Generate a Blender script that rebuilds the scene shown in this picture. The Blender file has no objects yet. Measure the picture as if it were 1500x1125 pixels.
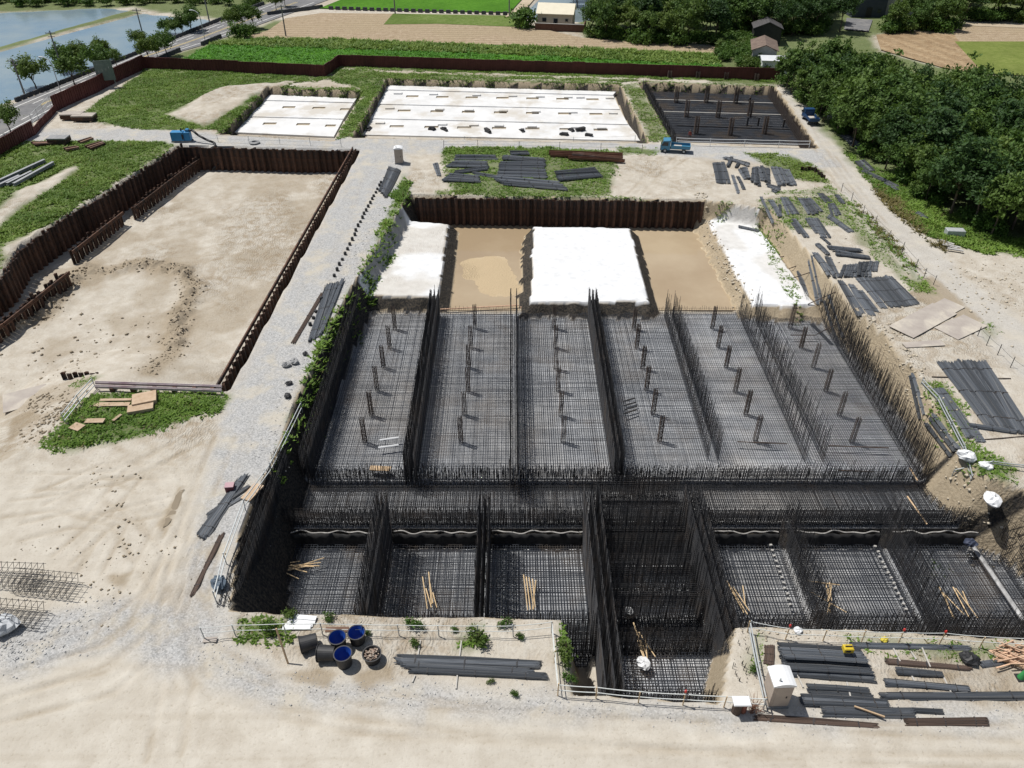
import bpy, math, random
import numpy as np
from mathutils import Vector, Matrix
from mathutils.geometry import tessellate_polygon
random.seed(7); RNG = np.random.default_rng(7)
R = math.radians
scn = bpy.context.scene
COL = scn.collection

# ------------------------------------------------------------------ camera, world, sun, exposure
H, PITCH, FPX = 40.0, R(36.3), 1142.0            # drone height, downward pitch, focal length in photo pixels
cd = bpy.data.cameras.new('camera'); cam = bpy.data.objects.new('camera', cd); COL.objects.link(cam)
cam.location = (0, 0, H); cam.rotation_euler = (math.pi/2 - PITCH, 0, 0)
cd.sensor_width = 36; cd.lens = 36*FPX/1500; cd.clip_start = 0.5; cd.clip_end = 9000
scn.camera = cam
SUN_EL = R(63); SUN_DIR = Vector((-0.89*math.cos(SUN_EL), 0.455*math.cos(SUN_EL), math.sin(SUN_EL))).normalized()
wd = bpy.data.worlds.new('World'); scn.world = wd; wd.use_nodes = True
wn = wd.node_tree; bg = wn.nodes['Background']
sky = wn.nodes.new('ShaderNodeTexSky'); sky.sky_type = 'NISHITA'; sky.sun_disc = False
sky.sun_elevation = SUN_EL; sky.sun_rotation = math.atan2(SUN_DIR.x, SUN_DIR.y)
sky.altitude = 50; sky.air_density = 1.0; sky.dust_density = 1.2
tc = wn.nodes.new('ShaderNodeTexCoord'); mp = wn.nodes.new('ShaderNodeMapping'); mp.inputs['Scale'].default_value = (1.6, 1.6, 5.0)
cn = wn.nodes.new('ShaderNodeTexNoise'); cn.inputs['Scale'].default_value = 2.2; cn.inputs['Detail'].default_value = 7; cn.inputs['Roughness'].default_value = .58
cr = wn.nodes.new('ShaderNodeValToRGB'); cr.color_ramp.elements[0].position = .50; cr.color_ramp.elements[1].position = .68
mx = wn.nodes.new('ShaderNodeMix'); mx.data_type = 'RGBA'; mx.inputs[7].default_value = (8.5, 8.9, 9.4, 1)
wn.links.new(tc.outputs['Generated'], mp.inputs['Vector']); wn.links.new(mp.outputs[0], cn.inputs['Vector'])
wn.links.new(cn.outputs['Fac'], cr.inputs[0]); wn.links.new(cr.outputs[0], mx.inputs[0])
wn.links.new(sky.outputs[0], mx.inputs[6]); wn.links.new(mx.outputs[2], bg.inputs['Color'])
bg.inputs['Strength'].default_value = 0.06
sl = bpy.data.lights.new('sun', 'SUN'); sl.energy = 4.7; sl.angle = R(0.5); sl.color = (1, .965, .91)
sun = bpy.data.objects.new('sun', sl); COL.objects.link(sun); sun.rotation_euler = SUN_DIR.to_track_quat('Z', 'Y').to_euler()
sun.location = (-40, 60, 120)
vs = scn.view_settings; vs.view_transform = 'Standard'; vs.look = 'None'; vs.exposure = 0.0; vs.gamma = 1.0
vs.use_curve_mapping = False

# ------------------------------------------------------------------ survey helper: where a sight line of the survey photo meets height z
CP, SP = math.cos(PITCH), math.sin(PITCH)
def G(px, py, z=0.0):
    r = (px-750)/FPX; d = (py-562.5)/FPX
    t = (z-H)/(-SP - d*CP)
    return Vector((r*t, (CP - d*SP)*t, z))
def GP(pts, z=0.0): return [tuple(G(p[0], p[1], z)[:2]) for p in pts]

# ------------------------------------------------------------------ noise
_lat = RNG.random((256, 256))
def vnoise(x, y):
    xi = np.floor(x).astype(int); yi = np.floor(y).astype(int); fx = x-xi; fy = y-yi
    fx = fx*fx*(3-2*fx); fy = fy*fy*(3-2*fy)
    a = _lat[xi & 255, yi & 255]; b = _lat[(xi+1) & 255, yi & 255]; c = _lat[xi & 255, (yi+1) & 255]; d = _lat[(xi+1) & 255, (yi+1) & 255]
    return (a*(1-fx)+b*fx)*(1-fy)+(c*(1-fx)+d*fx)*fy
def fbm(x, y, s, o=4, g=.5):
    v = 0; a = 1; t = 0
    for i in range(o):
        v = v + a*vnoise(x*s+17.3*i, y*s+5.1*i); t += a; a *= g; s *= 2.03
    return v/t - .5
def sstep(a, b, x):
    t = np.clip((x-a)/(b-a), 0, 1); return t*t*(3-2*t)
def seg_dist(X, Y, line, closed=False):
    d = np.full(X.shape, 1e9); n = len(line)
    for i in range(n if closed else n-1):
        (ax, ay), (bx, by) = line[i], line[(i+1) % n]
        vx, vy = bx-ax, by-ay; L = vx*vx+vy*vy+1e-12
        t = np.clip(((X-ax)*vx+(Y-ay)*vy)/L, 0, 1)
        d = np.minimum(d, np.hypot(X-ax-t*vx, Y-ay-t*vy))
    return d
def inside(X, Y, poly):
    r = np.zeros(X.shape, bool); n = len(poly)
    for i in range(n):
        (ax, ay), (bx, by) = poly[i], poly[(i+1) % n]
        c = ((ay > Y) != (by > Y)) & (X < (bx-ax)*(Y-ay)/((by-ay)+1e-12)+ax)
        r ^= c
    return r
def sdist(X, Y, poly):
    """signed distance, positive inside"""
    p = np.array(poly); m = 14
    out = np.full(X.shape, -99.0)
    sel = (X > p[:, 0].min()-m) & (X < p[:, 0].max()+m) & (Y > p[:, 1].min()-m) & (Y < p[:, 1].max()+m)
    if sel.any():
        x, y = X[sel], Y[sel]; d = seg_dist(x, y, poly, True)
        out[sel] = np.where(inside(x, y, poly), d, -d)
    return out

# ------------------------------------------------------------------ node materials
def nd(nt, typ, ins=None, **pr):
    n = nt.nodes.new(typ)
    for k, v in pr.items(): setattr(n, k, v)
    for k, v in (ins or {}).items():
        s = n.inputs[k]
        if isinstance(v, bpy.types.NodeSocket): nt.links.new(v, s)
        else:
            if isinstance(v, tuple) and len(v) == 3 and s.type == 'RGBA': v = v+(1,)
            s.default_value = v
    return n
def mixc(nt, f, a, b, bt='MIX'): return nd(nt, 'ShaderNodeMix', {0: f, 6: a, 7: b}, data_type='RGBA', blend_type=bt).outputs[2]
def noise(nt, vec, s, d=4, r=.55, dist=0.0): return nd(nt, 'ShaderNodeTexNoise', {'Vector': vec, 'Scale': s, 'Detail': d, 'Roughness': r, 'Distortion': dist}).outputs['Fac']
def ramp(nt, f, stops, interp='LINEAR'):
    n = nd(nt, 'ShaderNodeValToRGB', {0: f}); e = n.color_ramp.elements; n.color_ramp.interpolation = interp
    while len(e) < len(stops): e.new(.5)
    for i, (p, c) in enumerate(stops):
        e[i].position = p; e[i].color = c if len(c) == 4 else tuple(c)+(1,)
    return n.outputs[0]
def math_(nt, op, a, b=0.0, clamp=False): return nd(nt, 'ShaderNodeMath', {0: a, 1: b}, operation=op, use_clamp=clamp).outputs[0]
def newmat(name):
    m = bpy.data.materials.new(name); m.use_nodes = True; nt = m.node_tree
    return m, nt, nt.nodes['Principled BSDF']
MATS = {}
def mat(name, c1, c2=None, scale=3.0, rough=.85, metal=0.0, bump=0.0, bscale=None, rnd=0.0, world=False, spec=.4, c3=None, stretch=None):
    """two or three tones broken by noise, optional bump and per-object tone"""
    if name in MATS: return MATS[name]
    m, nt, p = newmat(name); c2 = c2 or tuple(x*.8 for x in c1)
    v = nd(nt, 'ShaderNodeNewGeometry').outputs['Position'] if world else nd(nt, 'ShaderNodeTexCoord').outputs['Object']
    if stretch: v = nd(nt, 'ShaderNodeMapping', {'Vector': v, 'Scale': stretch}).outputs[0]
    f = noise(nt, v, scale, 6, .6)
    col = ramp(nt, f, [(.32, c1), (.66, c2)])
    if c3: col = mixc(nt, ramp(nt, noise(nt, v, scale*.37, 5, .65), [(.5, (0, 0, 0)), (.62, (1, 1, 1))]), col, c3)
    if rnd:
        o = nd(nt, 'ShaderNodeObjectInfo').outputs['Random']
        k = nd(nt, 'ShaderNodeMapRange', {0: o, 3: 1-rnd, 4: 1+rnd}).outputs[0]
        hs = nd(nt, 'ShaderNodeHueSaturation', {'Color': col, 'Value': k}); col = hs.outputs[0]
    nt.links.new(col, p.inputs['Base Color'])
    p.inputs['Roughness'].default_value = rough; p.inputs['Metallic'].default_value = metal; p.inputs['Specular IOR Level'].default_value = spec
    if bump:
        b = nd(nt, 'ShaderNodeBump', {'Height': noise(nt, v, bscale or scale*4, 5), 'Strength': bump, 'Distance': .05})
        nt.links.new(b.outputs[0], p.inputs['Normal'])
    MATS[name] = m; return m

# ------------------------------------------------------------------ object helpers
def link(o, parent=None):
    COL.objects.link(o)
    if parent is not None: o.parent = parent
    return o
def tag(o, label, cat, group=None):
    o['label'] = label; o['category'] = cat; o['kind'] = 'thing'
    if group: o['group'] = group
    return o
def thing(name, loc, label, cat, group=None, rz=0.0):
    o = bpy.data.objects.new(name, None); o.empty_display_size = .3; link(o)
    o.location = loc; o.rotation_euler = (0, 0, rz)
    return tag(o, label, cat, group)
def mesh_np(name, V, Q, m=None, smooth=False):
    """fast mesh from numpy; Q is (n,3) or (n,4)"""
    me = bpy.data.meshes.new(name); V = np.asarray(V, np.float32); Q = np.asarray(Q, np.int32); k = Q.shape[1]
    me.vertices.add(len(V)); me.vertices.foreach_set('co', V.ravel())
    me.loops.add(Q.size); me.loops.foreach_set('vertex_index', Q.ravel())
    me.polygons.add(len(Q)); me.polygons.foreach_set('loop_start', np.arange(0, Q.size, k, dtype=np.int32))
    me.polygons.foreach_set('loop_total', np.full(len(Q), k, np.int32))
    if smooth: me.polygons.foreach_set('use_smooth', np.ones(len(Q), bool))
    me.update(calc_edges=True)
    if m: me.materials.append(m)
    return me
class MB:
    """collects small shapes into one mesh"""
    def __init__(s): s.v = []; s.f = []
    def add(s, vs, fs):
        b = len(s.v); s.v += [tuple(v) for v in vs]; s.f += [tuple(b+i for i in f) for f in fs]; return s
    def box(s, a, b, M=None, ch=0.0):
        (x0, y0, z0), (x1, y1, z1) = a, b
        if ch:
            vs = [(x0, y0, z0), (x1, y0, z0), (x1, y1, z0), (x0, y1, z0), (x0, y0, z1-ch), (x1, y0, z1-ch), (x1, y1, z1-ch), (x0, y1, z1-ch),
                  (x0+ch, y0+ch, z1), (x1-ch, y0+ch, z1), (x1-ch, y1-ch, z1), (x0+ch, y1-ch, z1)]
            fs = [(3, 2, 1, 0), (0, 1, 5, 4), (1, 2, 6, 5), (2, 3, 7, 6), (3, 0, 4, 7), (4, 5, 9, 8), (5, 6, 10, 9), (6, 7, 11, 10), (7, 4, 8, 11), (8, 9, 10, 11)]
        else:
            vs = [(x0, y0, z0), (x1, y0, z0), (x1, y1, z0), (x0, y1, z0), (x0, y0, z1), (x1, y0, z1), (x1, y1, z1), (x0, y1, z1)]
            fs = [(3, 2, 1, 0), (4, 5, 6, 7), (0, 1, 5, 4), (1, 2, 6, 5), (2, 3, 7, 6), (3, 0, 4, 7)]
        if M is not None: vs = [M @ Vector(v) for v in vs]
        return s.add(vs, fs)
    def tube(s, p, q, r0, r1=None, n=6, cap=True):
        p, q = Vector(p), Vector(q); r1 = r0 if r1 is None else r1
        d = (q-p); d = d.normalized() if d.length > 1e-9 else Vector((0, 0, 1)); u = d.orthogonal().normalized(); w = d.cross(u)
        vs = []
        for c, r in ((p, r0), (q, r1)):
            for i in range(n):
                a = 2*math.pi*i/n; vs.append(c+u*(r*math.cos(a))+w*(r*math.sin(a)))
        fs = [(i, (i+1) % n, n+(i+1) % n, n+i) for i in range(n)]
        if cap: fs += [tuple(range(n-1, -1, -1)), tuple(range(n, 2*n))]
        return s.add(vs, fs)
    def path(s, pts, r, n=6):
        for a, b in zip(pts[:-1], pts[1:]): s.tube(a, b, r, r, n)
        return s
    def lathe(s, prof, n=20, c=(0, 0, 0)):
        vs = []; k = len(prof)
        for i in range(n):
            a = 2*math.pi*i/n
            vs += [(c[0]+r*math.cos(a), c[1]+r*math.sin(a), c[2]+z) for r, z in prof]
        fs = [(i*k+j, ((i+1) % n)*k+j, ((i+1) % n)*k+j+1, i*k+j+1) for i in range(n) for j in range(k-1)]
        return s.add(vs, fs)
    def prism(s, pts, z0, z1):
        n = len(pts); vs = [(x, y, z0) for x, y in pts]+[(x, y, z1) for x, y in pts]
        return s.add(vs, [tuple(range(n-1, -1, -1)), tuple(range(n, 2*n))]+[(i, (i+1) % n, n+(i+1) % n, n+i) for i in range(n)])
    def mesh(s, name, m, smooth=False):
        me = bpy.data.meshes.new(name); me.from_pydata(s.v, [], s.f); me.update()
        if smooth:
            for p in me.polygons: p.use_smooth = True
        if m: me.materials.append(m)
        return me
    def obj(s, name, m, parent=None, smooth=False, off=None):
        if off is not None: s.v = [(v[0]-off[0], v[1]-off[1], v[2]-off[2]) for v in s.v]
        return link(bpy.data.objects.new(name, s.mesh(name, m, smooth)), parent)
def bars(name, P0, P1, r, m, parent=None, off=(0, 0, 0), stuff=True):
    """many square-section rods as one joined part"""
    P0 = np.asarray(P0, float)-np.array(off); P1 = np.asarray(P1, float)-np.array(off)
    D = P1-P0; D /= (np.linalg.norm(D, axis=1, keepdims=True)+1e-9)
    A = np.where(np.abs(D[:, 2:3]) > .8, np.array([[1., 0, 0]]), np.array([[0, 0, 1.]]))
    U = np.cross(D, A); U /= (np.linalg.norm(U, axis=1, keepdims=True)+1e-9); W = np.cross(D, U)
    r = np.asarray(r)*np.ones(len(P0)); r = r[:, None]
    cs = [U*r, W*r, -U*r, -W*r]
    V = np.stack([P0+c for c in cs]+[P1+c for c in cs], 1).reshape(-1, 3)
    q = np.array([[0, 1, 5, 4], [1, 2, 6, 5], [2, 3, 7, 6], [3, 0, 4, 7]])
    Q = (np.arange(len(P0))[:, None, None]*8+q[None]).reshape(-1, 4)
    o = link(bpy.data.objects.new(name, mesh_np(name, V, Q, m)), parent)
    if stuff: o['kind'] = 'stuff'
    return o
def dup(root, loc=None, rz=None, label=None, scale=None):
    r = root.copy(); COL.objects.link(r)
    if loc is not None: r.location = loc
    if rz is not None: r.rotation_euler = (0, 0, rz)
    if scale is not None: r.scale = scale
    if label: r['label'] = label
    for ch in root.children:
        c = ch.copy(); COL.objects.link(c); c.parent = r
        for g in ch.children:
            e = g.copy(); COL.objects.link(e); e.parent = c
    return r
def sheet(name, pts, z, m, kind='structure'):
    """flat polygon of the setting"""
    vs = [Vector((p[0], p[1], z)) for p in pts]
    if sum(vs[i].x*vs[(i+1) % len(vs)].y-vs[(i+1) % len(vs)].x*vs[i].y for i in range(len(vs))) < 0: vs.reverse()
    me = bpy.data.meshes.new(name); me.from_pydata([tuple(v) for v in vs], [], [tuple(t) for t in tessellate_polygon([vs])]); me.update()
    fl = [p for p in me.polygons if p.normal.z < 0]
    if fl: me.flip_normals()
    me.materials.append(m); o = link(bpy.data.objects.new(name, me)); o['kind'] = kind
    return o

# ------------------------------------------------------------------ survey outlines (photo pixels -> ground)
PIT_L = [(590,255),(598,285),(545,370),(515,420),(487,471),(460,535),(430,592),(415,640),(398,682),(369,730),(352,775),(345,815),(338,893)]
PIT_N = [(338,893),(420,899),(600,902),(822,906),(836,960),(838,1016),(1056,1030),(1064,985),(1078,918),(1250,922),(1500,936),(1800,944)]
PIT_R = [(1800,944),(1720,880),(1620,792),(1530,726),(1450,700),(1410,668),(1376,600),(1338,540),(1290,482),(1254,452),(1228,420),(1130,306),(1032,293)]
pl, pn, pr = GP(PIT_L[1:]), GP(PIT_N), GP(PIT_R); pf = [pr[-1], pl[0]]
PIT = pl + pn[1:] + pr[1:]
LP_far = GP([(262,213),(528,219)]); LP_right = GP([(528,219),(335,573)]); LP_front = GP([(335,573),(150,562)])
LP_ramp = GP([(150,562),(70,640),(-80,720),(-260,640)]); LP_out = GP([(-260,600),(-90,468),(0,402),(22,366),(88,320),(149,285),(262,213)])
LPIT = LP_far + LP_right[1:] + LP_front[1:] + LP_ramp[1:] + LP_out[:-1]
W1PIT = GP([(392,128),(533,134),(488,206),(322,196)]); W2PIT = GP([(566,115),(908,124),(950,209),(516,201)]); DPIT = GP([(936,120),(1135,127),(1198,217),(985,209)])
POND1 = GP([(-260,215),(0,153),(326,29),(205,18),(0,73),(-260,140)]); POND2 = GP([(-300,140),(0,68),(193,14),(150,10),(0,17),(-300,50)])
PADDY = GP([(757,26),(792,-6),(925,-10),(902,27),(850,31),(800,30)])
B1 = GP([(576,322),(655,328),(640,433),(530,432)], -2.1); B2 = GP([(784,332),(922,334),(948,441),(779,441)], -2.1); B3 = GP([(1038,323),(1102,322),(1194,446),(1105,446)], -2.1)
GRAVEL = [[(528,219),(592,225),(598,285),(545,370),(487,471),(430,592),(398,682),(345,815),(330,900),(250,900),(300,720),(335,573)],
          [(40,190),(190,188),(330,198),(520,203),(940,209),(1200,218),(1240,250),(960,226),(530,223),(250,212),(40,207)],
          [(330,900),(300,950),(420,1005),(800,1024),(1100,1050),(1500,1040),(1500,1065),(1050,1062),(700,1045),(400,1035),(150,950),(0,990),(-60,930),(180,880)]]
DIRTROAD = [(1138,128),(1200,175),(1244,235),(1266,270),(1332,332),(1384,373),(1434,423),(1496,471),(1600,550),(1600,640),(1370,450),(1300,372),(1225,268),(1200,216)]
FORE = [(-100,690),(300,700),(250,900),(330,960),(800,1040),(1600,1055),(1800,1300),(-300,1300)]
# (outline, plant height, density, sort)
GRASS = [([(110,172),(213,104),(395,112),(478,116),(394,127),(328,190),(205,190)],.45,1.0,0), ([(533,132),(566,116),(518,199),(489,205)],.4,1.0,0),
 ([(385,128),(392,124),(533,131),(540,134),(533,137),(392,131),(330,192),(322,196),(318,194)],.35,1.0,1), ([(560,112),(910,121),(912,125),(566,117)],.35,1.0,0), ([(938,118),(1136,125),(1136,128),(938,121)],.3,.7,0), ([(480,116),(500,100),(565,106),(920,116),(935,120),(566,113),(535,132)],.4,.8,0), ([(910,124),(936,121),(984,207),(952,208)],.35,.6,0),
 ([(-120,265),(0,216),(60,206),(244,208),(258,214),(149,281),(88,316),(20,362),(0,398),(-90,462),(-200,420)],.5,1.0,1), ([(55,655),(142,574),(333,575),(326,600),(205,640),(95,664)],.4,1.0,1),
 ([(648,224),(800,220),(905,238),(895,285),(800,290),(660,284)],.35,.7,0), ([(1088,222),(1160,228),(1205,250),(1215,268),(1150,260)],.4,.9,0),
 ([(1112,292),(1232,283),(1262,320),(1330,400),(1372,432),(1330,420),(1230,330),(1140,340),(1190,430),(1180,440),(1125,350)],.3,.45,0),
 ([(1240,222),(1310,258),(1385,305),(1450,342),(1580,366),(1580,388),(1480,374),(1396,362),(1338,328),(1272,268)],.5,1.1,1),
 ([(346,905),(418,904),(425,945),(355,946)],.35,.8,1), ([(1240,934),(1490,942),(1480,966),(1380,968),(1260,945)],.3,.6,0), ([(818,908),(838,935),(836,1000),(822,965)],.3,.8,1),
 ([(592,255),(603,272),(558,372),(500,482),(468,545),(438,602),(404,692),(398,684),(431,594),(461,535),(488,471),(516,420),(546,370)],.6,.75,1),
 ([(1352,560),(1385,565),(1432,655),(1490,690),(1475,708),(1425,690),(1385,640)],.35,.8,0), ([(1390,770),(1398,745),(1440,760)],.3,.5,0),
 ([(262,94),(213,98),(213,106),(480,117),(500,101),(1140,121),(1140,117),(498,96),(478,111)],.45,.8,0), ([(1090,558),(1115,540),(1100,600)],.1,0,0),
 ([(1380,775),(1380,770),(1381,771)],.1,0,0), ([(640,285),(1000,296),(900,288),(640,278)],.3,.8,0), ([(545,128),(560,116),(540,150)],.4,.8,0), ([(1046,296),(1072,295),(1058,304)],.3,.9,0),
 ([(905,215),(965,218),(960,228),(905,226)],.3,.8,0), ([(650,215),(800,216),(905,222),(905,228),(650,226)],.4,.9,1), ([(1185,250),(1215,268),(1200,276),(1130,280),(1120,285),(1225,285),(1222,275)],.3,.4,0),
 ([(150,540),(130,535),(92,548),(110,556)],.3,.6,0), ([(675,925),(712,922),(716,944),(680,948)],.3,.8,1), ([(1100,925),(1112,918),(1105,985),(1085,985)],.25,.6,0), ([(1440,470),(1462,478),(1450,500)],.25,.5,0),
 ([(1240,296),(1300,362),(1362,428),(1370,424),(1306,356),(1248,294)],.35,.7,1), ([(1320,405),(1360,410),(1372,430),(1340,425)],.3,.9,0)]
GREEN = [[(1040,120),(1050,60),(860,60),(840,20),(860,-40),(1700,-60),(1700,20),(1400,32),(1330,44),(1280,52),(1290,76),(1400,104),(1700,128),(1700,380),(1560,378),(1430,354),(1352,331),(1300,290),(1242,230),(1192,178),(1150,126)],[(-400,20),(-20,18),(190,11),(330,29),(400,2),(470,-40),(-400,-60)],[(-10,76),(100,45),(205,18),(193,13),(100,38),(-10,66),(-300,138),(-300,144)],[(470,22),(400,30),(300,66),(215,92),(262,98),(310,66),(390,48)]]
SANDPATCH = [[(238,168),(330,126),(440,118),(372,142),(300,187)], [(-30,322),(20,283),(112,240),(118,250),(40,300),(-20,350)], [(0,380),(20,352),(85,322),(60,345),(20,370)]]

# ------------------------------------------------------------------ terrain: one sheet, graded tightly where the site is, running to the horizon
def axis(parts):
    out = [parts[0][0]]
    for a, b, s in parts: out += list(np.linspace(a, b, max(1, int(round((b-a)/s)))+1))[1:]
    return np.array(out)
xs = axis([(-3000,-600,800),(-600,-220,60),(-220,-112,4),(-112,-62,.8),(-62,-46,.34),(-46,34,.24),(34,58,.34),(58,125,1.0),(125,220,5),(220,600,60),(600,3000,800)])
ys = axis([(-600,-60,180),(-60,12,6),(12,19,.4),(19,45,.19),(45,98,.3),(98,160,.4),(160,172,.6),(172,260,2),(260,500,20),(500,4000,700)])
X, Y = np.meshgrid(xs, ys)
near = (np.abs(X) < 240) & (Y > -60) & (Y < 300)
def rough_sd(poly, amp=.6, s=.35): return sdist(X+amp*fbm(X, Y, s)*2, Y+amp*fbm(Y, X, s)*2, poly)
Z = .10*fbm(X, Y, .06, 3)*near
gravel = np.zeros_like(X)
for g in GRAVEL: gravel = np.maximum(gravel, sstep(-1.2, 1.0, rough_sd(GP(g), 1.2, .4)))
droad = sstep(-.8, .8, rough_sd(GP(DIRTROAD), .8)); fore = sstep(-2, 2, rough_sd(GP(FORE), 2))
grass = np.zeros_like(X)
for g, h, dn, k in GRASS:
    if dn > 0: grass = np.maximum(grass, min(1, dn+.2)*sstep(-.5, .9, rough_sd(GP(g), .9, .5)))
for g in GREEN: grass = np.maximum(grass, sstep(-.8, 1.2, rough_sd(GP(g), 1.5, .3)))
patch = np.zeros_like(X)
for g in SANDPATCH: patch = np.maximum(patch, sstep(-.5, 1.2, rough_sd(GP(g), 1.4, .3)))
grass *= 1-patch
flat = np.clip(gravel+droad+fore*.95, 0, 1)
Z += near*(1-flat)*(.24*fbm(X, Y, .22, 4)+.12*fbm(X, Y, 1.1, 3)) + near*flat*(.03*fbm(X, Y, .3, 3)+.025*fbm(X, Y, 1.6, 2))
Z += near*grass*.25*fbm(X, Y, .4, 3) + patch*.5*(.5+fbm(X, Y, .3, 3))
# wheel ruts across the foreground and the churned ground by the left pit
RUT = np.zeros_like(X)
def rut(line, w=.17, depth=.06, gauge=1.7):
    global Z, RUT
    L = GP(line); a = np.array(L); d = np.gradient(a, axis=0); n = np.stack([-d[:, 1], d[:, 0]], 1); n /= np.linalg.norm(n, axis=1, keepdims=True)+1e-9
    for s in (-1, 1):
        dd = seg_dist(X, Y, [tuple(p) for p in a+n*s*gauge/2])
        RUT = np.maximum(RUT, np.exp(-(dd/(w*1.25))**2)); Z = Z - depth*np.exp(-(dd/w)**2) + depth*.55*np.exp(-((dd-w*2)/(w*.8))**2)
for l in ([(120,700),(190,735),(260,800),(280,900)], [(180,640),(240,690),(262,735),(215,830),(160,930)], [(20,705),(120,705),(170,700),(260,655)], [(10,745),(90,735),(180,760),(240,850)],
          [(140,760),(200,690),(290,640)], [(30,780),(110,760),(170,770),(130,840)], [(0,1010),(150,960),(240,890),(262,760)],
          [(280,1000),(262,900),(300,760)], [(920,240),(960,255),(1000,230)], [(930,285),(950,262),(975,232)], [(890,250),(930,262),(1010,285)], [(1150,130),(1190,200),(1235,270),(1330,390),(1500,545)], [(1215,228),(1240,262),(1300,345)],
          [(290,760),(262,850),(250,930),(330,1010),(520,1052),(900,1075),(1500,1085)], [(300,800),(285,880),(300,960),(400,1015),(700,1055),(1100,1085),(1500,1108)], [(0,1040),(160,1000),(240,930),(275,840)], [(40,960),(150,930),(230,870),(270,790)], [(240,1110),(260,1000),(252,900),(290,740),(330,640)],
          [(20,470),(120,440),(220,420),(330,380)], [(180,330),(260,350),(350,330),(420,300)], [(250,470),(330,420),(380,360),(430,280)], [(60,730),(150,690),(250,690)], [(90,820),(160,760),(250,740)]): rut(l)
# ---- left excavation
sdl = sdist(X, Y, LPIT); inl = sdl > 0
floorL = -3.3 + .22*fbm(X, Y, .12, 3) + .16*fbm(X, Y, .5, 3) + .07*fbm(X, Y, 1.5, 3)
berm = seg_dist(X, Y, GP([(150,400),(205,385),(268,398),(285,425),(265,460),(255,520),(230,570)], -3.3)); fbn = fbm(X, Y, .9, 3)
floorL += np.exp(-(berm/1.1)**2)*(.40+1.5*fbn+.8*fbm(X, Y, 2.1, 2)); berm2 = seg_dist(X, Y, GP([(-20,500),(60,465),(110,410),(128,395)], -3.3)); floorL += np.exp(-(berm2/1.3)**2)*(.4+1.5*fbn+.8*fbm(X, Y, 2.1, 2))
bermm = np.maximum(np.exp(-(berm/1.3)**2), np.exp(-(berm2/1.4)**2))
def sl(line, k): return -k*seg_dist(X, Y, line)
zl = np.maximum.reduce([floorL, sl(LP_far, 9), sl(LP_right, 7), sl(LP_front, 1.6), sl(LP_ramp, .30), sl(LP_out, 9)])
Z = np.where(inl, np.where(zl > floorL, zl + .3*fbm(X, Y, .5, 3)*sstep(.3, 3, -zl), zl), Z)
# ---- central foundation pit with its three covered benches
PITX0, PITX1, Y_UP, Y_LOW = -16.4, 33.3, 46.3, 41.2
sdc = sdist(X, Y, PIT); inc = sdc > 0
fl = np.where(Y > Y_UP-.2, -3.62, np.where(Y > Y_LOW, -4.15, -5.6)) + .03*fbm(X, Y, .6, 3)
fl = np.where((Y < 30.4) & (X > 5) & (X < 14.5), -4.3, fl)
chan = Y > 72.6
fl = np.where(chan, -3.64 + .62*(fbm(X+3, Y, .10, 3)) + .05*fbm(X, Y, .8, 3), fl)
def bench(poly, k=1.0):
    sd = sdist(X+.5*fbm(X, Y, .9, 3), Y+.5*fbm(Y, X, .9, 3), poly); return -2.1 - k*np.clip(-sd, 0, 9) + np.where(sd < 0, .95*fbm(X, Y, .9, 4)*np.clip(-sd*1.5, 0, 1), .03*fbm(X, Y, .4, 2)), sd
zb = np.full_like(X, -99.); bsd = np.full_like(X, -99.)
for b in (B1, B2, B3):
    z_, s_ = bench(b); zb = np.maximum(zb, z_); bsd = np.maximum(bsd, s_)
fl = np.maximum(fl, zb); lump = .5*fbm(X, Y, .7, 4)
zc = np.maximum.reduce([fl, sl(pl, 2.1)+lump*.6, sl(pn, 4.5)+lump*.4, sl(pr, 2.4)+lump*1.1, sl(pf, 9)])
zc = np.minimum(zc, .0+.2*lump)
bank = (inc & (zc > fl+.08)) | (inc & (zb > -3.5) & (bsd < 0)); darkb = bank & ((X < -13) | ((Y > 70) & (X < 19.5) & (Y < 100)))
Z = np.where(inc, zc, Z)
# ---- shallow far pits, ponds
for P, dz in ((W1PIT, -1.75), (W2PIT, -1.75), (DPIT, -2.0)):
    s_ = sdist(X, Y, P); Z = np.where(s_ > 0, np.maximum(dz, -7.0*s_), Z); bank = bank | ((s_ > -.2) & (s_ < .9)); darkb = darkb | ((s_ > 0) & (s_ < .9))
for P in (POND1, POND2, PADDY):
    s_ = sdist(X, Y, P); Z = np.where(s_ > 0, np.maximum(-.9, -.6*s_), Z)
ROADP = GP([(-150,228),(-150,248),(0,206),(213,90),(299,66),(400,29),(470,4),(560,-30),(500,-30),(400,3),(327,30),(0,161)])
Z = np.where(sdist(X, Y, ROADP) > -.5, -.03, Z)
Z = np.where((Y > 176) & (Z > -.3), np.minimum(Z, 0)-.02, Z)
# ---- surface masks carried as attributes: gravel, grass soil, damp soil, blinding concrete
damp = sstep(.06, .20, fbm(X, Y, .09, 3))*.4*(1-flat)*(1-grass); damp = np.maximum(damp, RUT*np.clip(.32+1.4*fbm(X, Y, .5, 3), 0, .75))
for g in ([(405,985),(465,975),(500,985),(480,1010),(440,1005)], [(515,990),(570,975),(585,998),(530,1012)], [(228,770),(262,712),(278,708),(240,790)], [(0,585),(40,570),(55,590),(0,640)], [(1375,985),(1410,985),(1402,1008),(1365,1000)], [(150,845),(190,832),(185,855),(152,860)], [(1330,430),(1365,400),(1440,470),(1420,480)]):
    damp = np.maximum(damp, sstep(-.15, .35, rough_sd(GP(g), .5, .8)))
damp = np.maximum(damp, np.where(inl, np.clip(bermm*1.2+.65*sstep(-.03, .15, fbm(X, Y, .2, 4)), 0, 1), 0))
conc = np.zeros_like(X)
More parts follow.
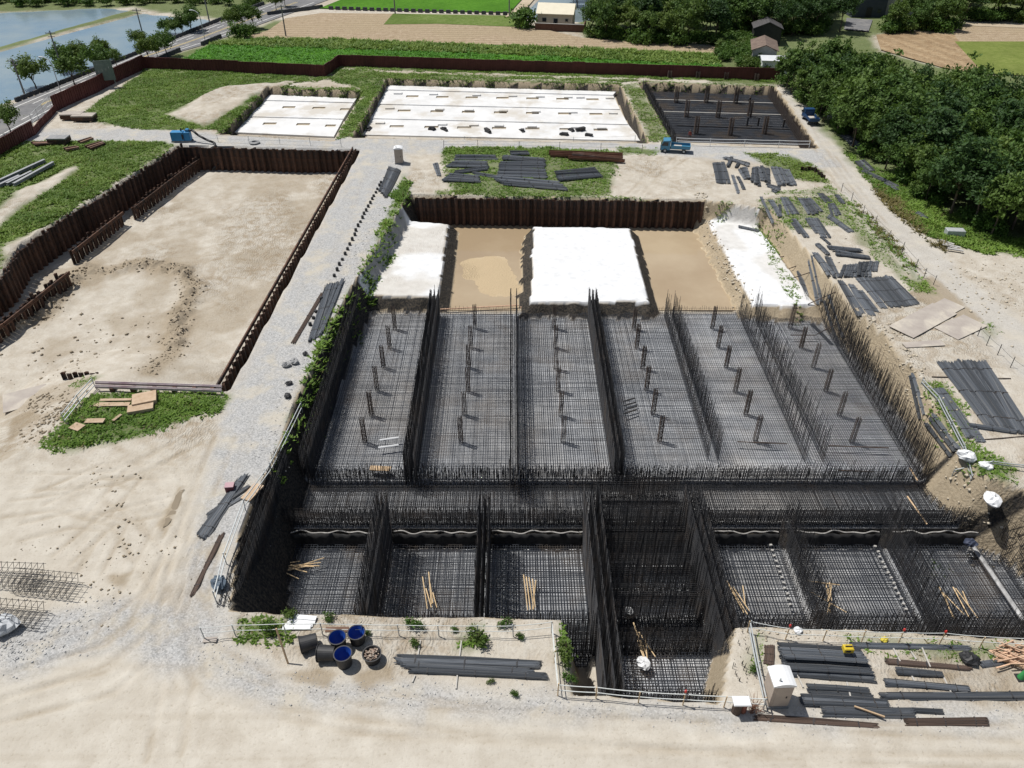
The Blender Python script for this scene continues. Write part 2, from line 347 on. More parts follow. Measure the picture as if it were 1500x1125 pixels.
conc = np.where(inc & (bsd > -.12), 1.0, conc); sandspill = sstep(.02, .16, fbm(X, Y, .16, 3) + .25*np.exp(-np.clip(sdc, 0, 9)/1.6)); conc = np.where(inc & (bsd > -.1), 1-sandspill*np.where(np.abs(X-7) < 9, .04, np.where(X > 16, .4, .6)), conc)
stepf = inc & (np.abs(Y-(Y_LOW-.1)) < .42); bank = bank | stepf; darkb = darkb | stepf | (inc & (np.abs(Y-(Y_UP-.25)) < .35))  # lower step face coloured dark to stand for its shade
lean = inc & (Y < 72.2) & ~bank & (X > PITX0-3) & ~((Y < 30.5) & ((X < 6.1) | (X > 13.3)))
streak = fbm(X*.06, Y*2.2, 1.0, 3)*(Y < 28)+fbm(X*1.2, Y*.09, 1.0, 3)*(Y >= 28)*(X < -12); damp = np.maximum(damp, np.where(inc | inl, 0, .20*np.maximum(fore, gravel*.5)*sstep(.0, .2, streak))); gravel = np.maximum(gravel, .42*droad*(~inc))
gravel *= ~inc; conc2 = lean.astype(float)
zone = np.stack([gravel, np.where(inc & ~bank, 0, grass), np.where(inc, 0, damp), conc], -1).reshape(-1, 4)
tracks = np.where(inl, .35+.65*sstep(-.10, .14, fbm(X, Y, .12, 4)), (1-flat)*(.35+.65*sstep(-.05, .15, fbm(X, Y, .12, 4)))*near)
wet = np.where(inc & chan & (bsd < -.3), 1.0, 0)
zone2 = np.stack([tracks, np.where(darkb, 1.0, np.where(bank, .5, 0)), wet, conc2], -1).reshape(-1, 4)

def terrain_material():
    m, nt, p = newmat('terrain'); pos = nd(nt, 'ShaderNodeNewGeometry').outputs['Position']
    a1 = nd(nt, 'ShaderNodeAttribute', attribute_name='zone'); a2 = nd(nt, 'ShaderNodeAttribute', attribute_name='zone2')
    s1 = nd(nt, 'ShaderNodeSeparateColor', {0: a1.outputs['Color']}); s2 = nd(nt, 'ShaderNodeSeparateColor', {0: a2.outputs['Color']})
    grv, grs, dmp, con = s1.outputs[0], s1.outputs[1], s1.outputs[2], a1.outputs['Alpha']
    trk, bnk, wt, lean = s2.outputs[0], s2.outputs[1], s2.outputs[2], a2.outputs['Alpha']
    nA = noise(nt, pos, .07, 6, .6); nB = noise(nt, pos, .55, 8, .62); nC = noise(nt, pos, 5.0, 5, .65); nD = noise(nt, pos, 22, 3, .6)
    sand = ramp(nt, nB, [(.28, (.41,.368,.305)), (.48, (.485,.446,.382)), (.70, (.565,.53,.465))])
    sand = mixc(nt, math_(nt, 'MULTIPLY', ramp(nt, nA, [(.42, (0,0,0)), (.62, (1,1,1))]), .5), sand, (.475,.44,.378))
    sand = mixc(nt, ramp(nt, nC, [(.30, (.5,.5,.5)), (.44, (0,0,0))]), sand, (.31,.265,.20))
    mot = noise(nt, pos, .9, 9, .72, .6); sand = mixc(nt, math_(nt, 'MULTIPLY', trk, ramp(nt, mot, [(.40, (.85,.85,.85)), (.56, (0,0,0))])), sand, mixc(nt, nC, (.27,.215,.15), (.40,.33,.245)))
    spk = nd(nt, 'ShaderNodeTexVoronoi', {'Vector': pos, 'Scale': 7.0, 'Randomness': 1.0}).outputs['Distance']
    sand = mixc(nt, math_(nt, 'MULTIPLY', ramp(nt, spk, [(.06, (1,1,1)), (.13, (0,0,0))]), .35), sand, (.70,.68,.62))
    gv = nd(nt, 'ShaderNodeTexVoronoi', {'Vector': pos, 'Scale': 11.0}).outputs['Color']
    gvv = nd(nt, 'ShaderNodeSeparateColor', {0: gv}).outputs[0]
    gcol = ramp(nt, gvv, [(.0, (.27,.27,.265)), (.5, (.37,.37,.365)), (1.0, (.47,.465,.455))])
    gcol = mixc(nt, ramp(nt, noise(nt, pos, .35, 6, .6), [(.50, (0,0,0)), (.66, (.7,.7,.7))]), gcol, (.49,.445,.36))
    gm = math_(nt, 'MULTIPLY', grv, ramp(nt, noise(nt, pos, .9, 6, .65), [(.30, (.8,.8,.8)), (.5, (1,1,1))]))
    col = mixc(nt, gm, sand, gcol)
    col = mixc(nt, math_(nt, 'MULTIPLY', dmp, .75), col, mixc(nt, nC, (.20,.155,.10), (.36,.29,.20)))
    col = mixc(nt, math_(nt, 'MULTIPLY', grs, ramp(nt, nC, [(.3, (1,1,1)), (.62, (.82,.82,.82))])), col, mixc(nt, nB, (.06,.105,.02), (.13,.16,.05)))
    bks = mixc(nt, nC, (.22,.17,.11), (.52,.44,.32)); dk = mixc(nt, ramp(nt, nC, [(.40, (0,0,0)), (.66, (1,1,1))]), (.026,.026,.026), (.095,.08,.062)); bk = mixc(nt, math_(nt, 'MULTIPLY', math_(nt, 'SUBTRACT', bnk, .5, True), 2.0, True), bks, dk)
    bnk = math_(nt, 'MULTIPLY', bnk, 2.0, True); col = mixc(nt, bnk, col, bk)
    wcol = ramp(nt, nA, [(.40, (.46,.36,.23)), (.60, (.60,.51,.37))])
    col = mixc(nt, wt, col, mixc(nt, bnk, wcol, bk))
    lc = ramp(nt, nB, [(.3, (.42,.44,.47)), (.65, (.66,.68,.71))])
    lc = mixc(nt, ramp(nt, nA, [(.45, (0,0,0)), (.62, (.35,.35,.35))]), lc, (.52,.46,.38)); col = mixc(nt, lean, col, lc)
    col = mixc(nt, con, col, ramp(nt, noise(nt, pos, 1.3, 6), [(.3, (.60,.61,.62)), (.65, (.74,.75,.76))]))
    nt.links.new(col, p.inputs['Base Color']); p.inputs['Roughness'].default_value = .95; p.inputs['Specular IOR Level'].default_value = .15
    wv = nd(nt, 'ShaderNodeTexWave', {'Vector': pos, 'Scale': 1.0, 'Distortion': 38.0, 'Detail': 4.0, 'Detail Scale': .22, 'Detail Roughness': .7}).outputs['Fac']
    hgt = math_(nt, 'ADD', math_(nt, 'MULTIPLY', nC, 1.0), math_(nt, 'MULTIPLY', nD, .4))
    hgt = math_(nt, 'ADD', hgt, math_(nt, 'MULTIPLY', nB, .7)); hgt = math_(nt, 'ADD', hgt, math_(nt, 'MULTIPLY', math_(nt, 'MULTIPLY', wv, trk), .32))
    st = math_(nt, 'MULTIPLY', math_(nt, 'ADD', .38, math_(nt, 'MULTIPLY', trk, .7)), math_(nt, 'SUBTRACT', 1.0, math_(nt, 'ADD', math_(nt, 'MULTIPLY', grv, .5), math_(nt, 'MULTIPLY', con, .92)), True))
    b = nd(nt, 'ShaderNodeBump', {'Height': hgt, 'Strength': st, 'Distance': .11}); nt.links.new(b.outputs[0], p.inputs['Normal'])
    MATS['terrain'] = m; return m
M_TERR = terrain_material()
NY, NX = X.shape
idx = np.arange(NY*NX).reshape(NY, NX)
quads = np.stack([idx[:-1, :-1], idx[:-1, 1:], idx[1:, 1:], idx[1:, :-1]], -1).reshape(-1, 4)
VT = np.stack([X, Y, Z], -1).reshape(-1, 3)
def cellmean(A): return ((A[:-1, :-1]+A[:-1, 1:]+A[1:, 1:]+A[1:, :-1])/4).reshape(-1)
cg = cellmean(np.maximum(gravel*(gravel > .43), droad)); ci = cellmean(inc.astype(float)); cl = cellmean(inl.astype(float)); cb = cellmean((bsd > -.12)*inc*1.0)
fid = np.zeros(len(quads), int); fid[cg > .5] = 1; fid[cl > .5] = 2; fid[ci > .5] = 3; fid[cb > .5] = 4
for k, nm in enumerate(('ground', 'gravel_road', 'excavation_floor', 'foundation_pit', 'blinding_concrete')):
    q = quads[fid == k]; u, inv = np.unique(q, return_inverse=True)
    me = mesh_np(nm, VT[u], inv.reshape(-1, 4), M_TERR, True)
    for an, arr in (('zone', zone), ('zone2', zone2)):
        at = me.attributes.new(an, 'FLOAT_COLOR', 'POINT'); at.data.foreach_set('color', arr[u].astype(np.float32).ravel())
    o = link(bpy.data.objects.new(nm, me)); o['kind'] = 'structure'
def hz(x, y):
    i = min(max(np.searchsorted(xs, x)-1, 0), NX-2); j = min(max(np.searchsorted(ys, y)-1, 0), NY-2)
    fx = (x-xs[i])/(xs[i+1]-xs[i]); fy = (y-ys[j])/(ys[j+1]-ys[j])
    return float((Z[j, i]*(1-fx)+Z[j, i+1]*fx)*(1-fy)+(Z[j+1, i]*(1-fx)+Z[j+1, i+1]*fx)*fy)
def hz_np(x, y):
    i = np.clip(np.searchsorted(xs, x)-1, 0, NX-2); j = np.clip(np.searchsorted(ys, y)-1, 0, NY-2)
    fx = (x-xs[i])/(xs[i+1]-xs[i]); fy = (y-ys[j])/(ys[j+1]-ys[j])
    return (Z[j, i]*(1-fx)+Z[j, i+1]*fx)*(1-fy)+(Z[j+1, i]*(1-fx)+Z[j+1, i+1]*fx)*fy
def GZ(px, py, z=0.0):
    """sight-line point dropped on the terrain"""
    p = G(px, py, z); p.z = hz(p.x, p.y); return p

# ------------------------------------------------------------------ water, fields, asphalt road
def water_mat(name, c, rough=.06, bump=.25, bs=1.2, dirt=None):
    m, nt, p = newmat(name); pos = nd(nt, 'ShaderNodeNewGeometry').outputs['Position']
    col = ramp(nt, noise(nt, pos, .06, 6, .65), [(.35, c), (.65, dirt or tuple(x*1.5 for x in c))]); nt.links.new(col, p.inputs['Base Color'])
    p.inputs['Roughness'].default_value = rough; p.inputs['IOR'].default_value = 1.33; p.inputs['Specular IOR Level'].default_value = .8
    b = nd(nt, 'ShaderNodeBump', {'Height': noise(nt, nd(nt, 'ShaderNodeMapping', {'Vector': pos, 'Scale': (1, 2.2, 1)}).outputs[0], bs, 4), 'Strength': bump, 'Distance': .03}); nt.links.new(b.outputs[0], p.inputs['Normal'])
    return m
M_POND = water_mat('pond_water', (.15,.235,.31), .10, .5, 1.4, (.25,.31,.33)); M_MUDW = water_mat('muddy_water', (.33,.25,.16), .07, .03, .8, (.43,.345,.235)); M_PADW = water_mat('paddy_water', (.16,.20,.22), .1, .2, 1.5)
for P in (POND1, POND2): sheet('pond', P, -.28, M_POND)
sheet('flooded_paddy', PADDY, -.28, M_PADW)
sheet('muddy_water', [(-13, 72.8), (31, 72.8), (33, 104), (-15, 104)], -3.56, M_MUDW)
def field_mat(name, c1, c2, row=0.0, ang=0.0, bump=.6, dist=1.2, c3=None):
    m, nt, p = newmat(name); pos = nd(nt, 'ShaderNodeNewGeometry').outputs['Position']
    col = mixc(nt, ramp(nt, noise(nt, pos, .9, 7, .65), [(.35, (0,0,0)), (.65, (1,1,1))]), c1, c2)
    col = mixc(nt, math_(nt, 'MULTIPLY', ramp(nt, noise(nt, pos, .05, 5, .6), [(.45, (0,0,0)), (.6, (1,1,1))]), .6), col, c3 or tuple(x*.75 for x in c1))
    hgt = noise(nt, pos, 2.5, 6)
    if row:
        mpn = nd(nt, 'ShaderNodeMapping', {'Vector': pos, 'Rotation': (0, 0, ang)})
        w = nd(nt, 'ShaderNodeTexWave', {'Vector': mpn.outputs[0], 'Scale': row, 'Distortion': dist, 'Detail': 2.0, 'Detail Scale': .5}).outputs['Fac']
        col = mixc(nt, math_(nt, 'MULTIPLY', w, .30), col, tuple(x*.7 for x in c1)); hgt = math_(nt, 'ADD', hgt, math_(nt, 'MULTIPLY', w, .7))
    nt.links.new(col, p.inputs['Base Color']); p.inputs['Roughness'].default_value = .95; p.inputs['Specular IOR Level'].default_value = .1
    b = nd(nt, 'ShaderNodeBump', {'Height': hgt, 'Strength': bump, 'Distance': .3}); nt.links.new(b.outputs[0], p.inputs['Normal'])
    return m
F_RICE = field_mat('rice', (.055,.16,.012), (.085,.21,.02), 0, 0, .5); F_CROP = field_mat('crop', (.06,.13,.03), (.10,.18,.05), .6, .05, .9)
F_PLOW = field_mat('ploughed', (.31,.235,.155), (.43,.345,.245), .16, math.pi/2-.03, .8, 2.5, (.36,.29,.19)); F_PLOW2 = field_mat('ploughed_furrows', (.28,.19,.11), (.42,.32,.20), .09, -.28, .8, .6)
F_RIPE = field_mat('ripe_rice', (.14,.18,.04), (.20,.23,.065), 0, 0, .4); F_GRASS = field_mat('meadow', (.10,.16,.03), (.17,.21,.07), 0, 0, .9); F_DIRT = field_mat('dirt_path', (.42,.34,.24), (.52,.45,.34), 0, 0, .3)
RICE = GP([(258,97),(305,67),(470,72),(760,82),(1056,98),(1060,108),(498,95),(478,110)]); CROP = GP([(302,67),(346,57),(480,58),(760,68),(1048,80),(1056,98),(760,82),(470,72)])
PLOW = GP([(346,57),(392,46),(418,28),(470,20),(576,21),(562,37),(640,36),(790,42),(850,56),(1048,70),(1048,80),(760,68),(480,58)])
MEAD = GP([(576,21),(740,24),(790,42),(640,36),(562,37)]); RICE2 = GP([(468,13),(520,-8),(775,-12),(747,19),(575,16)]); PLOW2 = GP([(1283,52),(1330,47),(1397,52),(1445,112),(1380,100),(1290,74)])
RIPE = GP([(1398,62),(1500,62),(1640,66),(1640,116),(1500,112),(1440,108)]); STUB = GP([(1330,47),(1400,38),(1640,46),(1640,66),(1500,62),(1397,62)]); LANE = GP([(1395,34),(1660,45),(1660,49),(1395,38)]); PATH = GP([(740,26),(748,20),(778,-12),(793,-12),(760,26)])
for nm, P, z, m in (('rice_field', RICE, .05, F_RICE), ('crop_field', CROP, .07, F_CROP), ('ploughed_field', PLOW, .04, F_PLOW), ('meadow', MEAD, .08, F_GRASS), ('rice_field', RICE2, .05, F_RICE), ('ploughed_field', PLOW2, .05, F_PLOW2),
                    ('ripe_rice_field', RIPE, .06, F_RIPE), ('stubble_field', STUB, .04, F_PLOW), ('farm_lane', LANE, .10, F_DIRT), ('dirt_path', PATH, .12, F_DIRT)): sheet(nm, P, z+.12, m)
M_ASPH = mat('asphalt', (.125,.125,.13), (.175,.175,.178), .8, .9, bump=.2, bscale=14, world=True, c3=(.20,.195,.19))
sheet('asphalt_road', ROADP, .06, M_ASPH)
M_WPAINT = mat('white_paint', (.74,.74,.72), (.55,.55,.53), 2.5, .8, world=True); M_YPAINT = mat('yellow_paint', (.62,.50,.22), (.50,.40,.2), 2.5, .8, world=True)
def strip(name, line, w, m, z=.075):
    L = [Vector((p[0], p[1])) for p in line]; a, b = [], []
    for i, p in enumerate(L):
        d = (L[min(i+1, len(L)-1)]-L[max(i-1, 0)]).normalized(); n = Vector((-d.y, d.x))*w/2; a.append(tuple(p+n)); b.append(tuple(p-n))
    return sheet(name, a+b[::-1], z, m)
RL = [Vector(p) for p in GP([(0,161),(327,30),(400,3)])]; RR = [Vector(p) for p in GP([(0,206),(213,90),(299,66),(400,29),(470,4)])]
def along(L, t):
    tot = sum((L[i+1]-L[i]).length for i in range(len(L)-1)); s = t*tot
    for i in range(len(L)-1):
        l = (L[i+1]-L[i]).length
        if s <= l or i == len(L)-2: return L[i]+(L[i+1]-L[i])*(s/l)
        s -= l
def roadpt(t, f): return tuple(along(RL, t).lerp(along(RR, t), f))
for f, w in ((.14, .22), (.86, .22)): strip('lane_marking', [roadpt(t, f) for t in np.linspace(-.3, 1, 14)], w, M_WPAINT)
for f in (.48, .52): strip('lane_marking', [roadpt(t, f) for t in np.linspace(.1, 1, 12)], .16, M_YPAINT)
for i in range(16): strip('lane_marking', [roadpt(.02+.06*i, .30), roadpt(.048+.06*i, .30)], .18, M_WPAINT)
for i in range(14): strip('lane_marking', [roadpt(.05+.066*i, .70), roadpt(.078+.066*i, .70)], .18, M_WPAINT)

# ------------------------------------------------------------------ sheet pile walls
M_RUST = mat('rusty_steel', (.060,.034,.025), (.125,.066,.042), 2.2, .85, .15, .3, 20, rnd=.42, c3=(.038,.031,.029)); M_RUST2 = mat('bright_rust', (.19,.10,.07), (.27,.17,.12), 3, .85, .1, rnd=.2, c3=(.30,.22,.18))
def pile_mesh(flip, h):
    s = -1 if flip else 1
    pr_ = [(-.235,0),(-.13,.17*s),(.13,.17*s),(.235,0)]; b = MB(); t = .025*s
    pts = pr_+[(x*.93, y+t if y*s < .1 else y+t) for x, y in pr_[::-1]]
    b.prism(pts if not flip else pts[::-1], -h, 0); return b.mesh('sheet_pile', M_RUST)
PILES = {}
def pile_wall(label, line, ztop, h, group=None, jit=.12, waler=None, step=.46):
    L = [Vector((p[0], p[1])) for p in line]; c = L[len(L)//2]
    root = thing('sheet_pile_wall', (c.x, c.y, ztop-h), label, 'sheet pile wall', group); k = 0
    for a, b in zip(L[:-1], L[1:]):
        d = b-a; n = max(1, int(d.length/step)); ang = math.atan2(d.y, d.x)
        for i in range(n):
            key = (k % 2, round(h, 1))
            if key not in PILES: PILES[key] = pile_mesh(k % 2, h)
            o = link(bpy.data.objects.new('sheet_pile', PILES[key]), root); p = a+d*((i+.5)/n)
            o.location = (p.x-c.x, p.y-c.y, h+random.uniform(-jit, jit)+(.28 if random.random() < .12 and jit > .1 else 0)); o.rotation_euler = (0, 0, ang); k += 1
    if waler is not None:
        m = MB()
        for a, b in zip(L[:-1], L[1:]):
            d = (b-a).normalized(); nn = Vector((d.y, -d.x))*.34
            for zz in (waler-.14, waler+.14): m.tube((a.x-c.x+nn.x, a.y-c.y+nn.y, h+zz), (b.x-c.x+nn.x, b.y-c.y+nn.y, h+zz), .09, .09, 4)
            m.tube((a.x-c.x+nn.x, a.y-c.y+nn.y, h+waler), (b.x-c.x+nn.x, b.y-c.y+nn.y, h+waler), .05, .05, 4)
        m.obj('waler', M_RUST, root)
    return root
def inset(line, dx, dy): return [(p[0]+dx, p[1]+dy) for p in line]
pile_wall('tall rusty sheet pile wall holding the bank behind the white covered benches', inset(GP([(608,288),(1031,294)]), 0, -.65), .12, 4.3, jit=.09)
pile_wall('rusty sheet pile wall across the end of the sandy pit under the pump hose', inset(LP_far, 0, -.95), .1, 3.9, jit=.1)
pile_wall('rusty sheet pile row with long waler between sandy pit and gravel road', inset(LP_right, -.75, 0), .12, 3.9, jit=.1, waler=.10)
pile_wall('rusty sheet pile wall below the overgrown bank beside the sandy pit', inset(LP_out, .75, -.45), .15, 3.9, jit=.14)
for ln, lab in (([(-70,512),(0,472),(97,396)], 'low waler-braced sheet pile row running into the churned berm'), ([(101,367),(176,309)], 'low waler-braced sheet pile row, middle stretch with a gap at each end'), ([(192,303),(262,250),(300,224)], 'low waler-braced sheet pile row reaching the wall under the pump')):
    pile_wall(lab, GP(ln, -1.4), -1.4, 2.6, jit=.22, waler=-.25, step=.48)
pile_wall('short stub of sheet piles standing in the ramp of the sandy pit', GP([(88,548),(140,547),(150,556)], -1.2), -1.1, 2.4, jit=.05)
pile_wall('short rusty sheet pile run at the bend of the dirt road', GP([(1172,250),(1192,249),(1207,263)]), .5, 1.6, jit=.1)

# ------------------------------------------------------------------ reinforcement
M_BAR = mat('rebar_steel', (.026,.027,.031), (.058,.058,.061), 1.5, .75, .2, world=True, c3=(.055,.047,.043)); M_BARR = mat('rusty_rebar', (.068,.051,.043), (.108,.080,.065), 4, .85, .1, rnd=.2, c3=(.06,.045,.04)); M_BARM = mat('mat_rebar', (.034,.039,.050), (.068,.076,.092), .8, .7, .25, world=True, c3=(.095,.078,.066))
XB = [PITX0+8.285*i for i in range(7)]; YF, YN = 71.9, 46.4
def jitter(n, s): return RNG.normal(0, s, n)
def mat_bars(root, x0, x1, y0, y1, zs, sp, r, m):
    for nm, z in zip(('top_layer', 'bottom_layer'), zs):
        gx = np.arange(x0+.1, x1, sp); gx = gx+jitter(len(gx), .012); gy = np.arange(y0+.1, y1, sp); gy = gy+jitter(len(gy), .012)
        a = np.stack([gx, np.full_like(gx, y0)+jitter(len(gx), .08), np.full_like(gx, z)], 1); b = np.stack([gx+jitter(len(gx), .03), np.full_like(gx, y1)+jitter(len(gx), .08), np.full_like(gx, z)], 1)
        c = np.stack([np.full_like(gy, x0), gy, np.full_like(gy, z+2*r)], 1); d = np.stack([np.full_like(gy, x1), gy+jitter(len(gy), .03), np.full_like(gy, z+2*r)], 1)
        bars(nm, np.vstack([a, c]), np.vstack([b, d]), r, m, root, root.location)
def rebar_mat(x0, x1, y0, y1, zb, zs, label, group, sp=.2, r=.016):
    root = thing('rebar_mat', ((x0+x1)/2, (y0+y1)/2, zb), label, 'rebar mat', group); mat_bars(root, x0, x1, y0, y1, zs, sp, r, M_BARM); return root
ords = ('first', 'second', 'third', 'fourth', 'fifth', 'sixth')
for k in range(6):
    rebar_mat(XB[k]+.06, XB[k+1]-.06, YN, YF, -3.62, (-3.08, -3.45), f'{ords[k]} long bay of steel mesh from the gravel road, below the white benches', 'long rebar mats', .19, .0145)
def rebar_wall(p, q, z0, z1, label, group, sp=.16, hs=.26, gap=.35, r=.016, spike=.15, hfrac=1.0, m=None, tall=0.0, lean=0.0, core=False):
    """two curtains of uprights tied by level bars"""
    p, q = Vector(p), Vector(q); d = q-p; L = d.length; d.normalize(); n = Vector((-d.y, d.x)); c = (p+q)/2
    root = thing('rebar_wall', (c.x, c.y, z0), label, 'rebar wall', group); V0, V1, H0, H1 = [], [], [], []
    for s in ((-1, 0, 1) if core else (-1, 1) if gap else (0,)):
        t = np.arange(0, L, sp); t = t+jitter(len(t), .02); top = z1+np.abs(jitter(len(t), spike))*np.sign(jitter(len(t), 1)+.6)+tall*(RNG.random(len(t)) < .25)*RNG.random(len(t))
        bx = p.x+d.x*t+n.x*gap*s; by = p.y+d.y*t+n.y*gap*s
        V0.append(np.stack([bx, by, np.full_like(t, z0)], 1)); V1.append(np.stack([bx+jitter(len(t), .03+lean), by+jitter(len(t), .03+lean), top], 1))
        hh = np.arange(z0+.15, z0+(z1-z0)*hfrac, hs); o = np.ones_like(hh); g2 = gap+.03
        H0.append(np.stack([o*(p.x+n.x*g2*s), o*(p.y+n.y*g2*s), hh+jitter(len(hh), .015)], 1)); H1.append(np.stack([o*(q.x+n.x*g2*s), o*(q.y+n.y*g2*s), hh+jitter(len(hh), .015)], 1))
    bars('upright_bars', np.vstack(V0), np.vstack(V1), r, m or M_BAR, root, root.location); bars('level_bars', np.vstack(H0), np.vstack(H1), r*.9, M_BAR, root, root.location)
    return root
WN = ('between the first and second', 'between the second and third', 'between the third and fourth', 'between the fourth and fifth', 'between the fifth and sixth')
for k, (y0, z1, hf, tl, gp) in enumerate(((45.6, -.35, 1, .3, .38), (44.5, -.3, 1, .3, .3), (45.8, -.35, 1, .5, .36), (48.6, -.9, .8, .9, .42), (48.2, -.9, .75, 1.1, .75))):
    rebar_wall((XB[k+1], y0), (XB[k+1], YF-.1), -3.6, z1, f'tall rebar wall standing {WN[k]} long mesh bays', 'rebar walls of the long bays', .15, .22 if k != 3 else .3, gp, .021 if k < 3 else .015, .12 if k < 3 else .3, hf, None, tl, 0 if k < 4 else .08, k in (0, 2))
rebar_wall((PITX0, 46), (PITX0, YF-.1), -3.6, -.3, 'tall rebar curtain against the weedy bank of the gravel road', 'rebar curtains on the pit edges', .13, .19, .3, .02, .15, 1, None, .3, .02, True)
rebar_wall((PITX1-.1, 46.5), (PITX1-.1, YF), -3.6, -.5, 'ragged rebar curtain of loose tall rods below the rebar yard bank', 'rebar curtains on the pit edges', .13, .26, .45, .016, .45, .7, None, .9, .12, True)
rebar_wall((PITX0, YF+.15), (PITX1, YF+.15), -3.6, -2.75, 'low fringe of starter bars along the end of the long bays', 'starter bar fringes', .2, .3, 0, .014, .1)
rebar_wall((PITX0, YN-.25), (PITX1+.4, YN-.25), -4.1, -2.35, 'row of upright starter bars at the step between mesh bays', 'starter bar fringes', .12, .15, .3, .019, .25, .7, None, .3, .02, True)
rebar_wall((-17.8, 41.75), (37, 41.75), -4.1, -2.55, 'low rebar grid standing on the pale wavy ledge', 'starter bar fringes', .13, .17, .25, .018, .2, 1, None, .3, .02, True)
rm = thing('rebar_mat', (9, 43.8, -4.15), 'strip of steel mesh on the ledge between upper and lower bays', 'rebar mat'); mat_bars(rm, -17.6, 36.6, 41.6, 46, (-3.6, -3.95), .16, .02, M_BAR)
# lower bays beside the front edge
XL = [-18.0,-9.5,-2.0,5.9,13.4,20.7,28.4,37.2]; CORR = 3
for k in range(7):
    lab = 'dark sunken mesh floor of the corridor running into the notch' if k == CORR else f'{("first","second","third","","fourth","fifth","sixth")[k]} sunken square bay of steel mesh from the gravel road'
    rebar_mat(XL[k]+.2, XL[k+1]-.2, 30.9, 41.0, -5.6, (-5.05, -5.42), lab, 'sunken rebar mats' if k != CORR else None, .2, .021 if k != CORR else .026)
rebar_mat(6.1, 13.2, 25.6, 30.5, -4.3, (-3.85, -4.15), 'mesh floor of the notch under the bamboo poles', None, .2, .018)
for k in range(1, 7):
    cor = k in (3, 4)
    rebar_wall((XL[k], 25.6 if cor else 30.9), (XL[k], 42.2 if cor else 41.2), -5.55, -.15 if cor else (.05 if k < 3 else -.9), ('tall dense rebar wall along the corridor into the notch, side of the ' + ('third' if k == 3 else 'fourth')+' sunken bay') if cor else f'rebar wall dividing sunken bays, {ords[k-1] if k < 3 else ords[k-2]} cross wall from the gravel road', 'rebar walls of the sunken bays',
               .13 if cor else .15, .2, .5 if cor else .34, .02 if k < 5 else .016, .25, 1 if k < 5 else .8, None, .5, 0.03 if k < 5 else .1, k < 5)
rebar_wall((-18, 30.9), (-18, 45.8), -5.55, .1, 'tall rebar curtain below the bundles lying at the gravel road edge', 'rebar curtains on the pit edges', .12, .17, .35, .021, .2, 1, None, .4, .03, True)
rebar_wall((37.2, 31.2), (37.0, 42.4), -5.55, -2.2, 'rebar curtain of tall rods before the sandy bank with sacks', 'rebar curtains on the pit edges', .16, .26, .4, .018, .4, .75, None, 1.8, .15)
rebar_wall((34.0, 46.3), (38.2, 42.2), -4.2, -2.2, 'fan of tall rods at the corner of the sandy bank', 'rebar curtains on the pit edges', .17, .4, .35, .017, .5, .6, None, 1.4, .2)
rebar_wall((-18, 30.75), (5.6, 30.75), -5.55, -.8, 'front rebar curtain below the strip with the black tubs', 'front rebar curtains', .14, .2, .35, .02, .15, 1, None, .4, .03, True)
rebar_wall((13.6, 30.75), (37.4, 30.75), -5.55, -.8, 'front rebar curtain below the strip with the rope fence and rebar stacks', 'front rebar curtains', .14, .2, .35, .02, .15, 1, None, .4, .03, True)
rebar_wall((5.9, 25.5), (13.4, 25.5), -5.55, -.9, 'rebar curtain closing the end of the notch', 'front rebar curtains', .13, .18, .35, .021, .25, 1, None, .4, .03, True)
rebar_wall((6.4, 40.9), (13, 40.9), -5.55, -.6, 'dense rebar curtain crossing the corridor at the ledge', 'rebar walls of the sunken bays', .15, .2, .3, .02, .2)
rebar_wall((6.3, 31.0), (13.1, 31.0), -5.55, -2.6, 'dense rebar curtain crossing the corridor at the mouth of the notch', 'rebar walls of the sunken bays', .13, .18, .35, .02, .35, 1, None, .6, .04, True)
for yy_, w_ in ((33.6, 'first'), (36.2, 'second'), (38.7, 'third')): rebar_wall((6.3, yy_), (13.1, yy_), -5.55, -1.3, f'{w_} inner rebar curtain across the corridor behind the notch', 'rebar walls of the sunken bays', .14, .2, .3, .02, .5, 1, None, .9, .06)
rebar_wall((6.4, 44.2), (13, 44.2), -4.1, -1.4, 'second dense rebar curtain crossing the corridor near the long bays', 'rebar walls of the sunken bays', .15, .2, .3, .02, .25)
# pale crumbling lip of the ledge
M_LIP = mat('pale_concrete_lip', (.40,.39,.37), (.24,.23,.22), 3, .9, bump=.4)
for k in range(7):
    if k == CORR: continue
    n = 40; x0, x1 = XL[k]+.5, XL[k+1]-.5; V = []; ph = random.random()*6
    for i in range(n+1):
        x = x0+(x1-x0)*i/n; yy = 41.15+.10*math.sin(x*1.9+ph)+.07*math.sin(x*4.3+ph*2); zz = -4.02+.05*math.sin(x*2.7+ph)
        V += [(x, yy-.20, zz-.01), (x, yy-.12, zz+.02), (x, yy-.20, zz-.05), (x, yy-.12, zz-.06)]
    Q = []
    for i in range(n):
        a, b = 4*i, 4*i+4; Q += [(a, b, b+1, a+1), (a, a+2, b+2, b), (a+1, b+1, b+3, a+3), (a+2, a+3, b+3, b+2)]
    cx = (x0+x1)/2; V = [(v[0]-cx, v[1]-41.15, v[2]+4.1) for v in V]
    o = link(bpy.data.objects.new('concrete_lip', mesh_np('concrete_lip', V, Q, M_LIP))); o.location = (cx, 41.15, -4.1)
    tag(o, f'wavy pale concrete lip above the {("first","second","third","","fourth","fifth","sixth")[k]} sunken bay', 'concrete lip', 'pale lips of the ledge')
